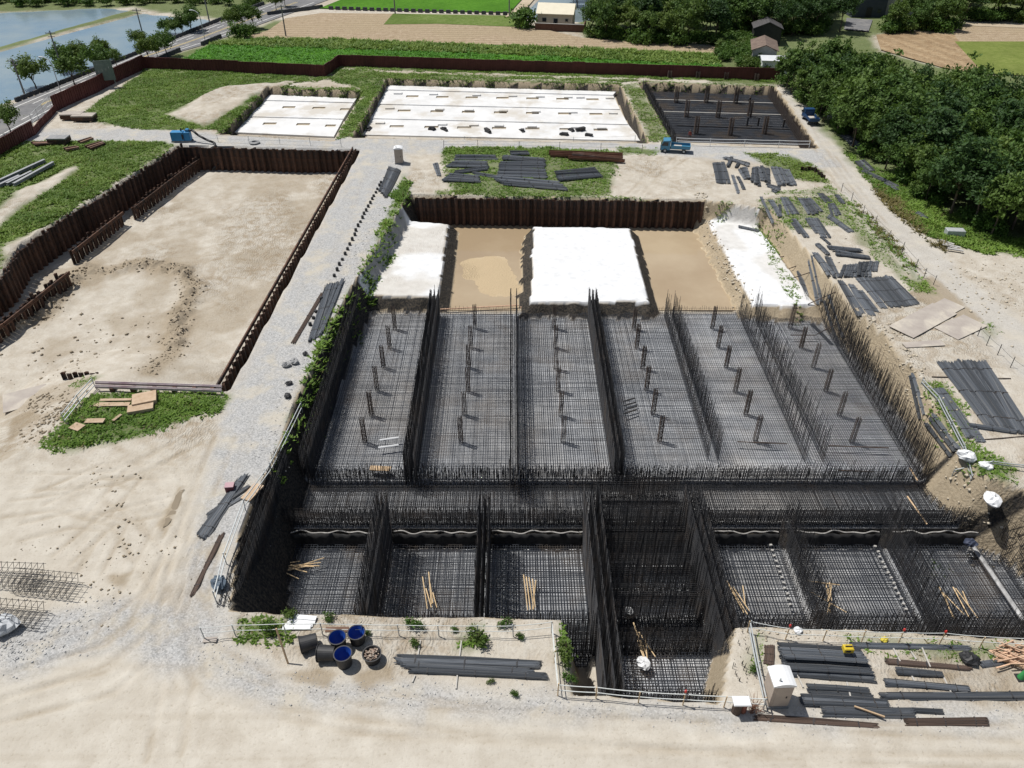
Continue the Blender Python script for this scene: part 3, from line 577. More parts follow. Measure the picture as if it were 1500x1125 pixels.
for k in range(7):  # added dark strips, standing in for the shade beneath the lips
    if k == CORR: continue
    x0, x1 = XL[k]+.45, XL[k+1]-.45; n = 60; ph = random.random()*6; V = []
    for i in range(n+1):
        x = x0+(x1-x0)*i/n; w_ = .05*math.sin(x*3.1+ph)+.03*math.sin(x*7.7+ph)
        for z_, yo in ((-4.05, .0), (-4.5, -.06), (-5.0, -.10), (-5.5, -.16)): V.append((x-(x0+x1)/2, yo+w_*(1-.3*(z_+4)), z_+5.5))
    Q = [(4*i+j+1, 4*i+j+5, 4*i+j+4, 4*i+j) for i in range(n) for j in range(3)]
    o = link(bpy.data.objects.new('plastic_sheeting', mesh_np('plastic_sheeting', V, Q, mat('black_sheeting', (.014,.014,.015), (.03,.03,.03), 2, .6), True))); o.location = ((x0+x1)/2, 40.80, -5.5); sm = o.modifiers.new('thickness', 'SOLIDIFY'); sm.thickness = .02  # no real sheeting: added dark strip standing in for the shade below the lip
    tag(o, f'dark strip standing in for the shade below the lip of the {("first","second","third","","fourth","fifth","sixth")[k]} sunken bay', 'shade strip', 'shade strips under the ledge')
# column cages
def make_column(h, w, label, group):
    root = thing('rebar_column', (0, 0, 0), label, 'rebar column', group); a = []; b = []
    for x in (-1, 0, 1):
        for y in (-1, 0, 1):
            if x or y: a.append((x*w, y*w, 0)); b.append((x*w+random.uniform(-.02, .02), y*w+random.uniform(-.02, .02), h+random.uniform(-.1, .12)))
    bars('upright_bars', a, b, .022, M_BARR, root); a = []; b = []; g = w+.03
    for z in np.arange(.1, h-.05, .17):
        c = [(-g, -g, z), (g, -g, z), (g, g, z), (-g, g, z)]
        for i in range(4): a.append(c[i]); b.append(c[(i+1) % 4])
    bars('stirrups', a, b, .012, M_BARR, root); return root
colp = None
for k in range(6):
    for j, y in enumerate((69.1, 65.5, 61.9, 58.2, 54.6, 50.9)):
        loc = ((XB[k]+XB[k+1])/2-(.35 if k < 2 else 0)*(j/5)+random.uniform(-.12, .12), y+random.uniform(-.15, .15), -3.55); lab = f'rusty rebar column cage standing in the {ords[k]} long mesh bay'
        if colp is None: colp = make_column(2.75, .15, lab, 'column cages in the long bays'); colp.location = loc
        else: dup(colp, loc, random.uniform(-.1, .1), lab, (1, 1, random.uniform(.9, 1.04)))
# dark mat and columns of the far right pit
def lerp2(a, b, t): return (a[0]+(b[0]-a[0])*t, a[1]+(b[1]-a[1])*t)
root = thing('rebar_mat', (*DPIT[0], -2.0), 'dark steel mesh filling the far pit beside the parked truck', 'rebar mat')
root.location = ((DPIT[0][0]+DPIT[2][0])/2, (DPIT[0][1]+DPIT[2][1])/2, -2.0)
DI = GP([(944,126),(1128,132),(1182,210),(992,204)], -1.6); A, B = [], []
for z, sp in ((-1.55, 75), (-1.8, 60)):
    for t in np.linspace(0, 1, sp): A.append((*lerp2(DI[0], DI[1], t), z)); B.append((*lerp2(DI[3], DI[2], t), z))
    for t in np.linspace(0, 1, int(sp*1.6)): A.append((*lerp2(DI[0], DI[3], t), z+.04)); B.append((*lerp2(DI[1], DI[2], t), z+.04))
bars('mesh_bars', A, B, .032, M_BARM, root, root.location)
sheet('lean_concrete', GP([(940,124),(1132,130),(1190,213),(988,207)], -1.9), -1.92, mat('lean_concrete', (.33,.33,.335), (.48,.475,.47), .5, .95, world=True))
M_PALE = mat('pale_timber', (.50,.48,.44), (.40,.38,.35), 3, .9)
for (a, b, lab, m) in (((958,146),(1148,152),'pale batten across the dark far mesh, farther one', M_PALE), ((972,164),(1160,169),'pale batten across the dark far mesh, nearer one', M_PALE), ((992,184),(1172,190),'dark steel beam across the far mesh', M_BAR)):
    p, q = G(*a, -1.45), G(*b, -1.45); mb = MB().tube(p-p, q-p, .14, .14, 4); o = mb.obj('batten' if m is M_PALE else 'steel_beam', m); o.location = p; tag(o, lab, 'batten' if m is M_PALE else 'beam')
for k, (a, b, lab) in enumerate((((939,121),(985,208),'dark rebar curtain on the grassy side of the far mesh'), ((1133,128),(1196,216),'brownish rebar curtain on the dirt road side of the far mesh'), ((990,207),(1190,214),'dark rebar curtain facing the gravel road at the far mesh'))):
    p, q = G(*a), G(*b); d = Vector((-.6, 0)) if k == 1 else Vector((.6, 0)) if k == 0 else Vector((0, .8))
    rebar_wall((p.x+d.x, p.y+d.y), (q.x+d.x, q.y+d.y), -1.9, .3 if k < 2 else -1.2, lab, 'rebar curtains of the far mesh', .25, .35, .2, .03, .25, .9, M_BARR if k == 1 else None)
for (x, y) in ((990,151),(1034,151),(1077,152),(1005,172),(1051,173),(1097,172),(1019,197),(1069,199),(1119,197),(979,127),(1020,128),(1061,129),(1105,131)):
    p = G(x, y, -1.6); o = dup(colp, (p.x, p.y, -1.75), 0, 'dark rebar column cage standing on the far mesh', (1.9, 1.9, 1.1)); o['group'] = 'column cages on the far mesh'
for (x, y, h) in ((1094,184,1.6),(1110,184,1.5),(1123,185,1.9),(1147,186,1.4)):
    p = G(x, y, -1.5); mb = MB().box((-.13,-.13,0),(.13,.13,h)).box((-.18,-.18,h),(.18,.18,h+.06)); o = mb.obj('steel_post', M_BAR); o.location = (p.x, p.y, -1.75); tag(o, 'dark steel post on the beam across the far mesh', 'post', 'posts on the far mesh beam')

# ------------------------------------------------------------------ white slabs of the far pits, cast in stepped strips with cut recesses
M_SLAB = mat('white_slab', (.58,.58,.575), (.70,.70,.695), .35, .9, world=True, bump=.1, c3=(.52,.49,.44)); M_REC = mat('recess_soil', (.46,.40,.30), (.56,.50,.40), 1.2, .95, world=True)
def slab_strip(quad_px, z, recs, label):
    q = [G(*p, z) for p in quad_px]; c = sum(q, Vector())/4
    root = thing('concrete_slab', (c.x, c.y, -1.8), label, 'slab', 'white slab strips'); holes = []
    for (x, y, w) in recs:
        p = G(x, y, z); s = w*.5; holes.append([Vector((p.x-s, p.y-.55, z)), Vector((p.x+s, p.y-.55, z)), Vector((p.x+s, p.y+.55, z)), Vector((p.x-s, p.y+.55, z))])
    loops = [q]+[h[::-1] for h in holes]; vs = [v for l in loops for v in l]; tris = tessellate_polygon(loops)
    me = MB(); V = [tuple(v-root.location) for v in vs]; T = []
    for t in tris:
        a, b, d = (Vector(V[i]) for i in t); T.append(t if (b-a).cross(d-a).z > 0 else t[::-1])
    me.add(V, T); n = 4
    lo = [(v.x-c.x, v.y-c.y, -.25) for v in q]; hi = [(v.x-c.x, v.y-c.y, z+1.8) for v in q]
    me.add(hi+lo, [(i, (i+1) % 4, 4+(i+1) % 4, 4+i) for i in range(4)]); me.obj('slab_top', M_SLAB, root)
    for h in holes:
        t = [(v.x-c.x, v.y-c.y, z+1.8-.004) for v in h]; b = [(x, y, zz-.2) for x, y, zz in t]
        MB().add(t+b, [(i, (i+1) % 4, 4+(i+1) % 4, 4+i) for i in range(4)]+[(4, 5, 6, 7)]).obj('recess', M_REC, root)
    return root
LN = [((574,122),(905,131)), ((561,131),(898,139)), ((549,152),(908,160)), ((536,173),(920,182)), ((524,197),(940,206))]
def lin(a, b, n): return [a+(b-a)*i/(n-1) for i in range(n)]
RC = [[], [(604,141,2.2)]+[(x, 142+i*.7, 2.2) for i, x in enumerate((648,691,736,780,824,868))], [(592,162,2.2)]+[(x, 163+i*.8, 2.2) for i, x in enumerate((640,686,733,780,827,873))], [(581,185,2.3)]+[(x, 186+i*.8, 2.3) for i, x in enumerate((632,680,731,780,830,880))]]
for i in range(4):
    (a, b), (c_, d_) = LN[i], LN[i+1]
    slab_strip([c_, d_, b, a], -1.15-.14*i, RC[i], ('white slab strip under the grassy back bank of the big far pit', 'second white slab strip from the back bank in the big far pit', 'third white slab strip from the back bank in the big far pit', 'white slab strip beside the gravel road in the big far pit')[i])
LM = [((391,135),(526,139)), ((372,146),(518,150)), ((350,170),(503,174)), ((331,193),(489,200))]
RC1 = [[], [(423,157,2.2),(467,158,2.2),(505,160,1.6)], [(395,181,2.2),(444,182,2.2),(484,184,1.7)]]
for i in range(3):
    (a, b), (c_, d_) = LM[i], LM[i+1]
    slab_strip([c_, d_, b, a], -1.2-.14*i, RC1[i], ('white slab strip at the back of the small far pit', 'middle white slab strip of the small far pit', 'white slab strip beside the gravel road in the small far pit')[i])
blk = MB().box((-.75,-.4,0),(.75,.4,.22), ch=.03).mesh('concrete_block', M_SLAB)
for row, z in (((126,(583,614,668,707,746,780,810,856)), -1.15), ((140,(583,635,698,751,791,832,850,893)), -1.29), ((162,(571,644,687,737,785,839,898)), -1.43), ((184,(557,648,694,731,779,843,881)), -1.57)):
    for i, x in enumerate(row[1]):
        p = G(x, row[0]+(x-700)*.022, z); o = link(bpy.data.objects.new('concrete_block', blk)); o.location = (p.x, p.y, z); o.rotation_euler.z = random.uniform(-.05, .05); tag(o, 'low white concrete block lying on the big far slab', 'block', 'blocks on the big far slab')

# ------------------------------------------------------------------ plants
def leaf_mat(name, c1, c2, c3):
    m, nt, p = newmat(name); at = nd(nt, 'ShaderNodeAttribute', attribute_name='shade').outputs['Fac']
    o = nd(nt, 'ShaderNodeObjectInfo').outputs['Random']; col = mixc(nt, at, c1, c2); col = mixc(nt, ramp(nt, o, [(.45, (0,0,0)), (1, (.75,.75,.75))]), col, mixc(nt, at, c1, c3))
    nt.links.new(col, p.inputs['Base Color']); p.inputs['Roughness'].default_value = .6; p.inputs['Specular IOR Level'].default_value = .25
    tr = nd(nt, 'ShaderNodeBsdfTranslucent', {'Color': mixc(nt, .35, col, (.12,.2,.02))}); ms = nd(nt, 'ShaderNodeMixShader', {0: .3}); out = nt.nodes['Material Output']
    nt.links.new(p.outputs[0], ms.inputs[1]); nt.links.new(tr.outputs[0], ms.inputs[2]); nt.links.new(ms.outputs[0], out.inputs[0]); return m
L_WOOD = leaf_mat('leaves_wood', (.032,.070,.016), (.095,.170,.038), (.145,.21,.045)); L_ROAD = leaf_mat('leaves_roadside', (.045,.090,.018), (.105,.185,.04), (.19,.23,.04)); L_BUSH = leaf_mat('leaves_bush', (.035,.08,.015), (.09,.17,.03), (.13,.17,.04))
L_GRASS = leaf_mat('grass_blades', (.085,.165,.024), (.215,.335,.058), (.23,.30,.07)); L_DRY = leaf_mat('dry_weeds', (.12,.10,.04), (.24,.20,.08), (.2,.2,.07)); M_BARK = mat('bark', (.10,.075,.055), (.17,.13,.10), 4, .95, bump=.5)
def crown_mesh(name, seed, rx, rz, cz, ncl, nl, leaf, m, sig=.42, squash=1.0):
    g = np.random.default_rng(seed); u = g.normal(size=(ncl, 3)); u /= np.linalg.norm(u, axis=1, keepdims=True); u[:, 2] = np.where(u[:, 2] < -.35, -u[:, 2]*.6, u[:, 2])
    lob = 1+.28*np.sin(3*np.arctan2(u[:, 1], u[:, 0])+seed)+.16*np.sin(5*np.arctan2(u[:, 1], u[:, 0])+2*seed)+.15*g.normal(size=ncl)
    rr = (.45+.55*g.random(ncl)**.45)*lob; C = u*rr[:, None]*np.array([rx, rx, rz])+np.array([0, 0, cz]); cs = .35+.65*g.random(ncl)
    n = ncl*nl; P = np.repeat(C, nl, 0)+g.normal(size=(n, 3))*sig*np.array([1, 1, .75]); nrm = np.repeat(u, nl, 0)*.7+g.normal(size=(n, 3))*.75+np.array([0, 0, .35]); nrm /= np.linalg.norm(nrm, axis=1, keepdims=True)
    t = np.cross(nrm, g.normal(size=(n, 3))); t /= np.linalg.norm(t, axis=1, keepdims=True)+1e-9; b = np.cross(nrm, t); s = (leaf*(.6+.8*g.random(n)))[:, None]
    V = np.stack([P-t*s*.5, P-b*s*.27+t*s*.05, P+t*s*.55, P+b*s*.27+t*s*.05], 1).reshape(-1, 3); Q = np.arange(4*n).reshape(-1, 4); me = mesh_np(name, V, Q, m)
    sh = np.clip(np.repeat(cs, nl)*.65+.45*g.random(n), 0, 1); at = me.attributes.new('shade', 'FLOAT', 'FACE'); at.data.foreach_set('value', sh.astype(np.float32)); return me
def trunk_mesh(name, seed, h, r, spread, cz):
    g = random.Random(seed); b = MB(); k = Vector((g.uniform(-.15, .15), g.uniform(-.15, .15), h*.55)); b.tube((0, 0, -.2), k, r, r*.75, 7); t = Vector((g.uniform(-.2, .2), g.uniform(-.2, .2), h)); b.tube(k, t, r*.75, r*.5, 7)
    for i in range(5):
        a = i*1.26+g.uniform(-.3, .3); e = Vector((math.cos(a)*spread*.6, math.sin(a)*spread*.6, cz+g.uniform(-.3, .9))); s = k.lerp(t, g.uniform(.5, 1)); mid = s.lerp(e, .5)+Vector((0, 0, .25)); b.tube(s, mid, r*.45, r*.3, 5); b.tube(mid, e, r*.3, r*.1, 5)
    return b.mesh(name, M_BARK, True)
class TreeKind:
    def __init__(s, nm, seeds, rx, rz, cz, ncl, nl, leaf, m, th, r, sig):
        s.cr = [crown_mesh('crown', k, rx, rz, cz, ncl, nl, leaf, m, sig) for k in seeds]; s.tr = [trunk_mesh('trunk', k, th, r, rx, cz) for k in seeds]; s.nm = nm; s.i = 0
    def put(s, p, label, cat, group, sc=1.0):
        t = thing(s.nm, p, label, cat, group, random.uniform(0, 6.28)); k = random.randrange(len(s.cr)); t.scale = (sc*random.uniform(.9, 1.12), sc*random.uniform(.9, 1.12), sc)
        link(bpy.data.objects.new('trunk', s.tr[k]), t); link(bpy.data.objects.new('crown', s.cr[k]), t); return t
TK_WOOD = TreeKind('broadleaf_tree', (1,2,3,4,5), 2.55, 3.1, 4.3, 88, 44, .44, L_WOOD, 3.2, .13, .34); L_WOOD2 = leaf_mat('leaves_wood_light', (.045,.085,.016), (.125,.20,.042), (.17,.225,.05)); L_WOOD3 = leaf_mat('leaves_wood_deep', (.018,.045,.014), (.052,.105,.032), (.06,.12,.03))
for k_, m_, rx_, rz_ in ((6, L_WOOD2, 2.2, 2.9), (7, L_WOOD2, 2.7, 2.6), (8, L_WOOD3, 2.4, 3.4), (9, L_WOOD3, 2.8, 2.8)): TK_WOOD.cr.append(crown_mesh('crown', k_, rx_, rz_, 4.4, 84, 44, .40 if m_ is L_WOOD3 else .48, m_, .34)); TK_WOOD.tr.append(trunk_mesh('trunk', k_, 3.3, .14, rx_, 4.4))
TK_ROAD = TreeKind('roadside_tree', (11,12,13), 1.75, 1.65, 3.0, 56, 50, .34, L_ROAD, 1.9, .12, .32); TK_BUSH = TreeKind('shrub', (21,22,23), 1.0, .75, .7, 30, 32, .30, L_BUSH, .5, .05, .28)
TK_WEED = TreeKind('weed_clump', (31,32,33), .42, .35, .35, 14, 26, .16, L_BUSH, .25, .02, .13)
wood = GP([(1152,126),(1198,172),(1248,216),(1308,264),(1380,312),(1448,345),(1580,370)])+[tuple(G(*p, 7.5)[:2]) for p in ((1640,125),(1500,118),(1400,103),(1290,92),(1235,66),(1160,72))]
wa = np.array(wood); pts = []; tries = 0
while len(pts) < 295 and tries < 60000:
    tries += 1; x = random.uniform(wa[:, 0].min(), wa[:, 0].max()); y = random.uniform(wa[:, 1].min(), wa[:, 1].max())
    if not inside(np.array([x]), np.array([y]), wood)[0] or any((x-a)**2+(y-b)**2 < 2.75**2 for a, b in pts): continue
    pts.append((x, y))
for x, y in pts: TK_WOOD.put((x, y, hz(x, y)), 'leafy green tree in the dense plantation beside the dirt road', 'tree', 'plantation trees', random.choice((.78, .9, 1.0, 1.0, 1.08, 1.22))*random.uniform(.93, 1.06))
EXC = [G(1265,22), G(1312,18), G(1258,36), G(1262,30)]
def grove(poly, n, dmin, label, group, sc, kind=TK_WOOD, cat='tree'):
    w = np.array(poly); ps = []
    for _ in range(6000):
        if len(ps) >= n: break
        x = random.uniform(w[:, 0].min(), w[:, 0].max()); y = random.uniform(w[:, 1].min(), w[:, 1].max())
        if inside(np.array([x]), np.array([y]), poly)[0] and all((x-e.x)**2+(y-e.y)**2 > 64 for e in EXC) and all((x-a)**2+(y-b)**2 > dmin**2 for a, b in ps): ps.append((x, y))
    for x, y in ps: kind.put((x, y, hz(x, y)-.02), label, cat, group, random.uniform(.85, 1.15)*sc)
grove(GP([(862,56),(905,60),(960,64),(1048,68),(1052,52),(1040,36),(900,34),(870,42)]), 30, 4.2, 'dark rounded tree in the grove behind the ploughed field', 'grove behind the ploughed field', 1.05)
grove(GP([(1070,50),(1150,56),(1230,48),(1235,30),(1210,8),(1075,6)]), 34, 4.6, 'dark tree crowding around the sheds behind the hoarding', 'trees around the sheds', 1.15)
grove(GP([(1292,48),(1395,46),(1395,32),(1300,26)]), 14, 4.4, 'dark tree in the clump casting shade on the furrowed field', 'clump by the furrowed field', .85)
grove(GP([(1400,30),(1640,38),(1640,5),(1400,-2)]), 26, 5.5, 'bushy tree in the belt behind the pale farm lane', 'tree belt behind the lane', 1.1)
grove(GP([(1040,22),(1240,4),(1400,16),(1400,-20),(1040,-24)]), 40, 6.5, 'distant dark tree beyond the sheds and red roof', 'distant trees', 1.2)
grove(GP([(838,12),(1040,16),(1045,-10),(840,-12)]), 22, 6, 'distant tree on the bank of the flooded paddy', 'distant trees', 1.0)
grove(GP([(1050,86),(1120,108),(1132,100),(1104,62),(1100,36),(1062,36)]), 72, 1.5, 'low leafy shrub in the overgrown patch beside the old shed', 'shrubs by the old shed', 1.15, TK_BUSH, 'shrub')
grove(GP([(-60,12),(150,8),(250,10),(380,10),(380,-12),(-60,-12)]), 78, 2.4, 'leafy shrub on the far bank of the pond', 'shrubs on the far pond bank', 1.5, TK_BUSH, 'shrub')
for gp_, n_ in (([(862,58),(960,66),(1048,70),(1050,60),(960,56),(866,50)], 22), ([(1070,52),(1150,58),(1230,50),(1230,40),(1075,40)], 18), ([(1292,50),(1395,48),(1395,40),(1296,40)], 14), ([(1400,32),(1640,40),(1640,30),(1400,24)], 24)): grove(GP(gp_), n_, 1.4, 'low shrub filling in under the trees behind the fields', 'shrubs under the far trees', 1.6, TK_BUSH, 'shrub')
TK_BUSH.put(GZ(766,40), 'round dark bush beside the cream farmhouse', 'bush', None, 2.6); TK_BUSH.put(GZ(352,55), 'dark round bush at the corner of the road and green field', 'bush', None, 1.9); TK_BUSH.put(GZ(368,50), 'smaller dark bush leaning on the kerb by the green field', 'bush', None, 1.3)
for i, (x, y, s, lab) in enumerate(((52,127,1.25,'large spreading tree at the pond kerb behind the parapet gap'),(97,102,1.2,'leafy tree by the second utility pole at the pond kerb'),(117,98,1.1,'slim tree between pond kerb trees near the utility pole'),(149,85,1.0,'upright tree beside the twin road signs'),(205,67,.85,'small dark tree beside the third utility pole'),
     (111,127,1.15,'tree standing over the maroon hoarding near the street lamp'),(148,111,1.1,'yellow-green tree beside the green sign board'),(172,100,.75,'low pale tree behind the green sign board'),(220,92,1.0,'tree behind the corner of the maroon hoarding'),(232,88,.8,'thin tree between two hoarding corner trees'),(245,83,1.05,'tree past the hoarding corner by the road shoulder'),
     (243,48,.8,'small tree at the pond edge'),(257,49,.85,'tree in the row at the pond edge'),(268,48,.9,'second tree in the row at the pond edge'),(281,46,1.1,'full tree at the end of the pond edge row'),(340,45,.95,'yellow-green tree on the field side of the road'),(349,42,.9,'slender tree in the field side row'),(357,41,1.1,'tall yellow-green tree in the field side row'),(372,42,1.0,'end tree of the field side row'),(17,197,1.0,'bright green tree beside the hoarding gate'),(405,16,.9,'far tree at the road bend'),(418,10,.9,'farther tree at the road bend'))):
    TK_ROAD.put(GZ(x, y), lab, 'tree', 'roadside trees', s*.98)
for (x, y, s, lab) in ((605,917,1.2,'leafy weed clump by the rope fence'),(700,940,1.5,'bushy weed between rope fence and rebar rods'),(610,944,.8,'weed clump below the rope fence'),(742,916,1.0,'weed clump by the pit edge'),(760,935,.7,'small weed by the fence end'),(482,906,.8,'weed clump near the black tubs at the pit edge'),(752,1020,.7,'small weed at the gravel edge'),(424,906,1.0,'weed beside the white sheets'),(392,925,1.2,'tall weed in the corner of the pit rim'),(665,923,.6,'sparse weed on the sandy strip'),(540,928,.6,'weed behind the black tubs'),(828,960,1.6,'large weed hanging over the notch edge'),(832,995,1.0,'weed at the notch corner'),(720,1000,.5,'weed tuft near the rod ends'),(1105,985,.9,'weed between rope fence and notch')):
    TK_WEED.put(GZ(x, y), lab, 'weed', 'weeds on the front strip', s*.78)
def tufts(name, poly, per_m2, h, m, label, thresh=-.1, nb=5, w=.07, zoff=-.03, cap=26000):
    p = np.array(poly); lo, hi = p.min(0), p.max(0); a = (hi-lo).prod(); n = int(min(a*per_m2, cap*3)); x = RNG.uniform(lo[0], hi[0], n); y = RNG.uniform(lo[1], hi[1], n)
    k = inside(x+2.4*fbm(x, y, .45, 3)+.25*RNG.normal(size=n), y+2.4*fbm(y, x, .45, 3)+.25*RNG.normal(size=n), poly); k &= fbm(x, y, .35, 3)+.12*RNG.normal(size=n) > thresh
    for g in SANDPATCH: k &= ~inside(x, y, GP(g))
    x, y = x[k][:cap], y[k][:cap]; z = hz_np(x, y)+zoff; n = len(x)
    if n == 0: return
    hs = h*(.5+.9*np.clip(fbm(x, y, .5, 3)+.5, 0, 1.2))*(.6+.7*RNG.random(n)); V = []; S = []
    for i in range(nb):
        a_ = RNG.uniform(0, 6.28, n); sp = hs*RNG.uniform(.6, 1.7, n); ww = w*(.6+.8*RNG.random(n)); b0 = np.stack([x+RNG.normal(0, .08, n), y+RNG.normal(0, .08, n), z], 1); pv = np.stack([-np.sin(a_)*ww, np.cos(a_)*ww, np.zeros(n)], 1)
        tip = b0+np.stack([np.cos(a_)*sp, np.sin(a_)*sp, hs*RNG.uniform(.35, 1.0, n)], 1); V.append(np.stack([b0-pv, b0+pv, tip], 1)); S.append(np.clip(.35+.9*fbm(x, y, .25, 2)+.3*RNG.random(n)+.2*RNG.normal(size=n), 0, 1))
    V = np.concatenate(V).reshape(-1, 3); c = np.array([lo[0]+hi[0], lo[1]+hi[1], 0])/2; me = mesh_np(name, V-c, np.arange(len(V)).reshape(-1, 3), m)
    at = me.attributes.new('shade', 'FLOAT', 'FACE'); at.data.foreach_set('value', np.concatenate(S).astype(np.float32)); o = link(bpy.data.objects.new(name, me)); o.location = c; tag(o, label, 'grass'); o['kind'] = 'stuff'
for i, (g, h, dn, k) in enumerate(GRASS):
    if dn > 0: tufts('grass' if k == 0 else 'weeds', GP(g), 26*dn, h*.6, L_GRASS, 'short green grass growing in patches on the sandy ground' if k == 0 else 'lush green weeds covering the bank', .0-.17*dn, 5, .085 if k == 0 else .115)
for i, (g, h, dn, k) in enumerate(GRASS):
    if dn >= .6: tufts('dry_weeds', GP(g), 2.2*dn, h*.8, L_DRY, 'sparse dry straw stems among the green weeds', .04, 4, .05)
tufts('rice_plants', RICE, 7, .4, leaf_mat('rice_blades', (.07,.22,.018), (.11,.30,.03), (.09,.26,.03)), 'bright green young rice standing behind the hoarding', -1, 4, .14, .12, 30000)
tufts('crop_plants', CROP, 6, .55, L_GRASS, 'rows of leafy green crop behind the young rice', -.2, 5, .2, .15, 20000)
tufts('dry_weeds', GP([(1268,270),(1280,268),(1346,326),(1392,364),(1384,372),(1332,334)]), 14, .5, L_DRY, 'dry brown weeds along the dirt road edge', -.05, 5, .08)
tufts('dry_weeds', GP([(1250,302),(1262,300),(1330,372),(1345,398),(1330,398),(1290,350)]), 10, .45, L_DRY, 'dry straw weeds along the post line of the dirt road', .0, 5, .08)

# ------------------------------------------------------------------ rebar bundles lying about the site
M_BUN = mat('bundle_steel', (.075,.085,.10), (.15,.165,.185), 3, .6, .35, rnd=.45, stretch=(.3, 6, 6), c3=(.22,.22,.22)); M_BUNR = mat('bundle_rust', (.09,.06,.045), (.14,.10,.08), 3, .75, .2, rnd=.25, stretch=(.3, 6, 6), c3=(.07,.06,.06))
def bundle_mesh(seed, w, m, bent=0.0):
    """a tied bundle one metre long along x, stretched to length when laid"""
    g = random.Random(seed); b = MB(); r = w*.085; k = 0
    for row in range(3):
        for i in range(8-row):
            y = (i-(7-row)/2)*r*2.1+g.uniform(-.2, .2)*r; z = r+row*r*1.75; e0 = -.5+g.uniform(-.04, .03); e1 = .5+g.uniform(-.03, .04); my = g.uniform(-.5, .5)*r+bent
            b.tube((e0, y+g.uniform(-1, 1)*r*.5, z), (0, y+my, z), r, r, 5); b.tube((0, y+my, z), (e1, y+g.uniform(-1, 1)*r*.5, z), r, r, 5)
    me = b.mesh('steel_rods', m); t = MB()
    for x in (-.38, -.02, .36):
        t.box((x-.004, -w*.72, 0), (x+.004, w*.72, w*.5))
    return me, t.mesh('tie_band', M_BAR)
BUN = {(c, k): bundle_mesh(100+k, .30, M_BUN if c == 0 else M_BUNR, (k-1)*.03) for c in (0, 1) for k in range(4)}
def lay(p, q, label, group, c=0, z=0.0, w=1.0):
    d = q-p; L = max(d.length, .4); mid = (p+q)/2; me, tm = BUN[(c, random.randrange(4))]
    t = thing('rebar_bundle', (mid.x, mid.y, hz(mid.x, mid.y)+z), label, 'rebar bundle', group, math.atan2(d.y, d.x)); t.rotation_euler = (0, -math.atan2(hz(q.x, q.y)-hz(p.x, p.y), L)*.9, math.atan2(d.y, d.x)); t.scale = (L, w, w)
    a = link(bpy.data.objects.new('steel_rods', me), t); a['kind'] = 'stuff'; b = link(bpy.data.objects.new('tie_bands', tm), t); b['kind'] = 'stuff'; return t
def heap(items, off, sc, label, group, c=0, w=1.0, zr=.18):
    """items: (x1,y1,x2,y2,n,spread) in a crop of the survey photo"""
    for it in items:
        x1, y1, x2, y2, n = it[:5]; dx1, dy1, dx2, dy2 = it[5:9] if len(it) > 5 else (0, 0, 0, 0)
        for i in range(n):
            t = i/(n-1) if n > 1 else 0; j = lambda s: random.gauss(0, s)
            p = G(off[0]+sc*(x1+dx1*t)+j(.5), off[1]+sc*(y1+dy1*t)+j(.4)); q = G(off[0]+sc*(x2+dx2*t)+j(.8), off[1]+sc*(y2+dy2*t)+j(.6))
            lay(p, q, label, group, c, random.choice((0, 0, zr*.5, zr)) if zr else 0, w)
o1, s1 = (640, 210), .1867
heap([(140,130,475,130,4,10,-25,-45,-25),(75,190,390,190,6,65,-40,0,-30),(140,240,400,205,3,10,-10,5,-12),(45,300,330,310,6,55,-50,0,-40)], o1, s1, 'dark rebar bundle in the heap on the grass next to the sandy track', 'rebar heap on the grass by the sandy track', 0, 1.25)
heap([(580,100,720,90,3,-5,-25,-5,-20),(520,130,840,160,5,10,-30,0,-30),(490,200,840,200,6,10,-40,0,-35),(480,260,860,275,8,10,-50,-30,-50),(300,235,1000,360,2,10,6,5,5),(450,280,940,320,8,80,50,70,50)], o1, s1, 'dark rebar bundle in the largest heap above the sheet pile wall', 'largest rebar heap', 0, 1.25)
heap([(930,230,1240,205,9,30,70,50,60)], o1, s1, 'dark rebar bundle in the small heap below the rusty beams', 'small rebar heap', 0, 1.25)
o2, s2 = (1060, 150), .12
heap([(-125,750,-75,990,6,117,-8,133,0)], o2, s2, 'grey rebar bundle laid flat beside the tangled stack', 'flat bundles by the tangled stack', 0, 1.15, 0)
heap([(40,800,100,690,2,110,10,90,50),(0,690,300,780,2,20,-20,10,-25),(190,830,270,940,4,70,-10,40,0),(370,830,350,980,4,30,-20,90,50),(420,790,470,960,6,120,10,90,30),(600,800,680,1020,10,180,20,200,-10),(110,890,190,1110,2,60,20,60,-50),(520,1000,690,1050,4,80,80,-40,50)], o2, s2, 'blue-grey rebar bundle in the tangled stack below the parked truck', 'tangled stack', 0, 1.15)
o3, s3 = (1100, 250), .2667
heap([(50,160,130,250,1),(100,165,150,250,2,12,0,12,0),(160,190,160,255,1),(170,150,210,240,4,25,0,50,0),(265,155,320,240,3,25,0,40,0),(310,155,370,230,2,10,0,20,0),(370,125,410,175,3,20,0,30,0),(465,135,495,180,2,12,0,15,0),(430,185,450,250,3,20,0,30,0),(420,255,540,340,3,15,-8,25,-5),(230,270,300,370,2,12,0,15,0),(225,290,265,345,1),(305,265,360,350,2,15,0,15,0),(340,265,400,370,3,20,0,30,0),(385,370,430,410,1)], o3, s3, 'grey rebar bundle in the scattered rows beside the white bench', 'scattered bundle rows', 0, .95, 0)
heap([(355,410,415,465,2,12,0,10,0),(420,420,600,435,4,20,20,5,12),(460,450,640,480,4,10,20,10,8),(415,480,460,590,2,15,0,20,0),(280,460,335,610,2,12,0,14,0),(325,465,400,620,2,12,0,14,0),(345,465,430,580,2,12,0,14,0),(490,590,515,530,9,160,-5,130,-20),(560,570,600,510,6,130,-20,100,-10)], o3, s3, 'bent rebar bundle in the crooked middle pile by the post line', 'crooked middle pile', 0, .95)
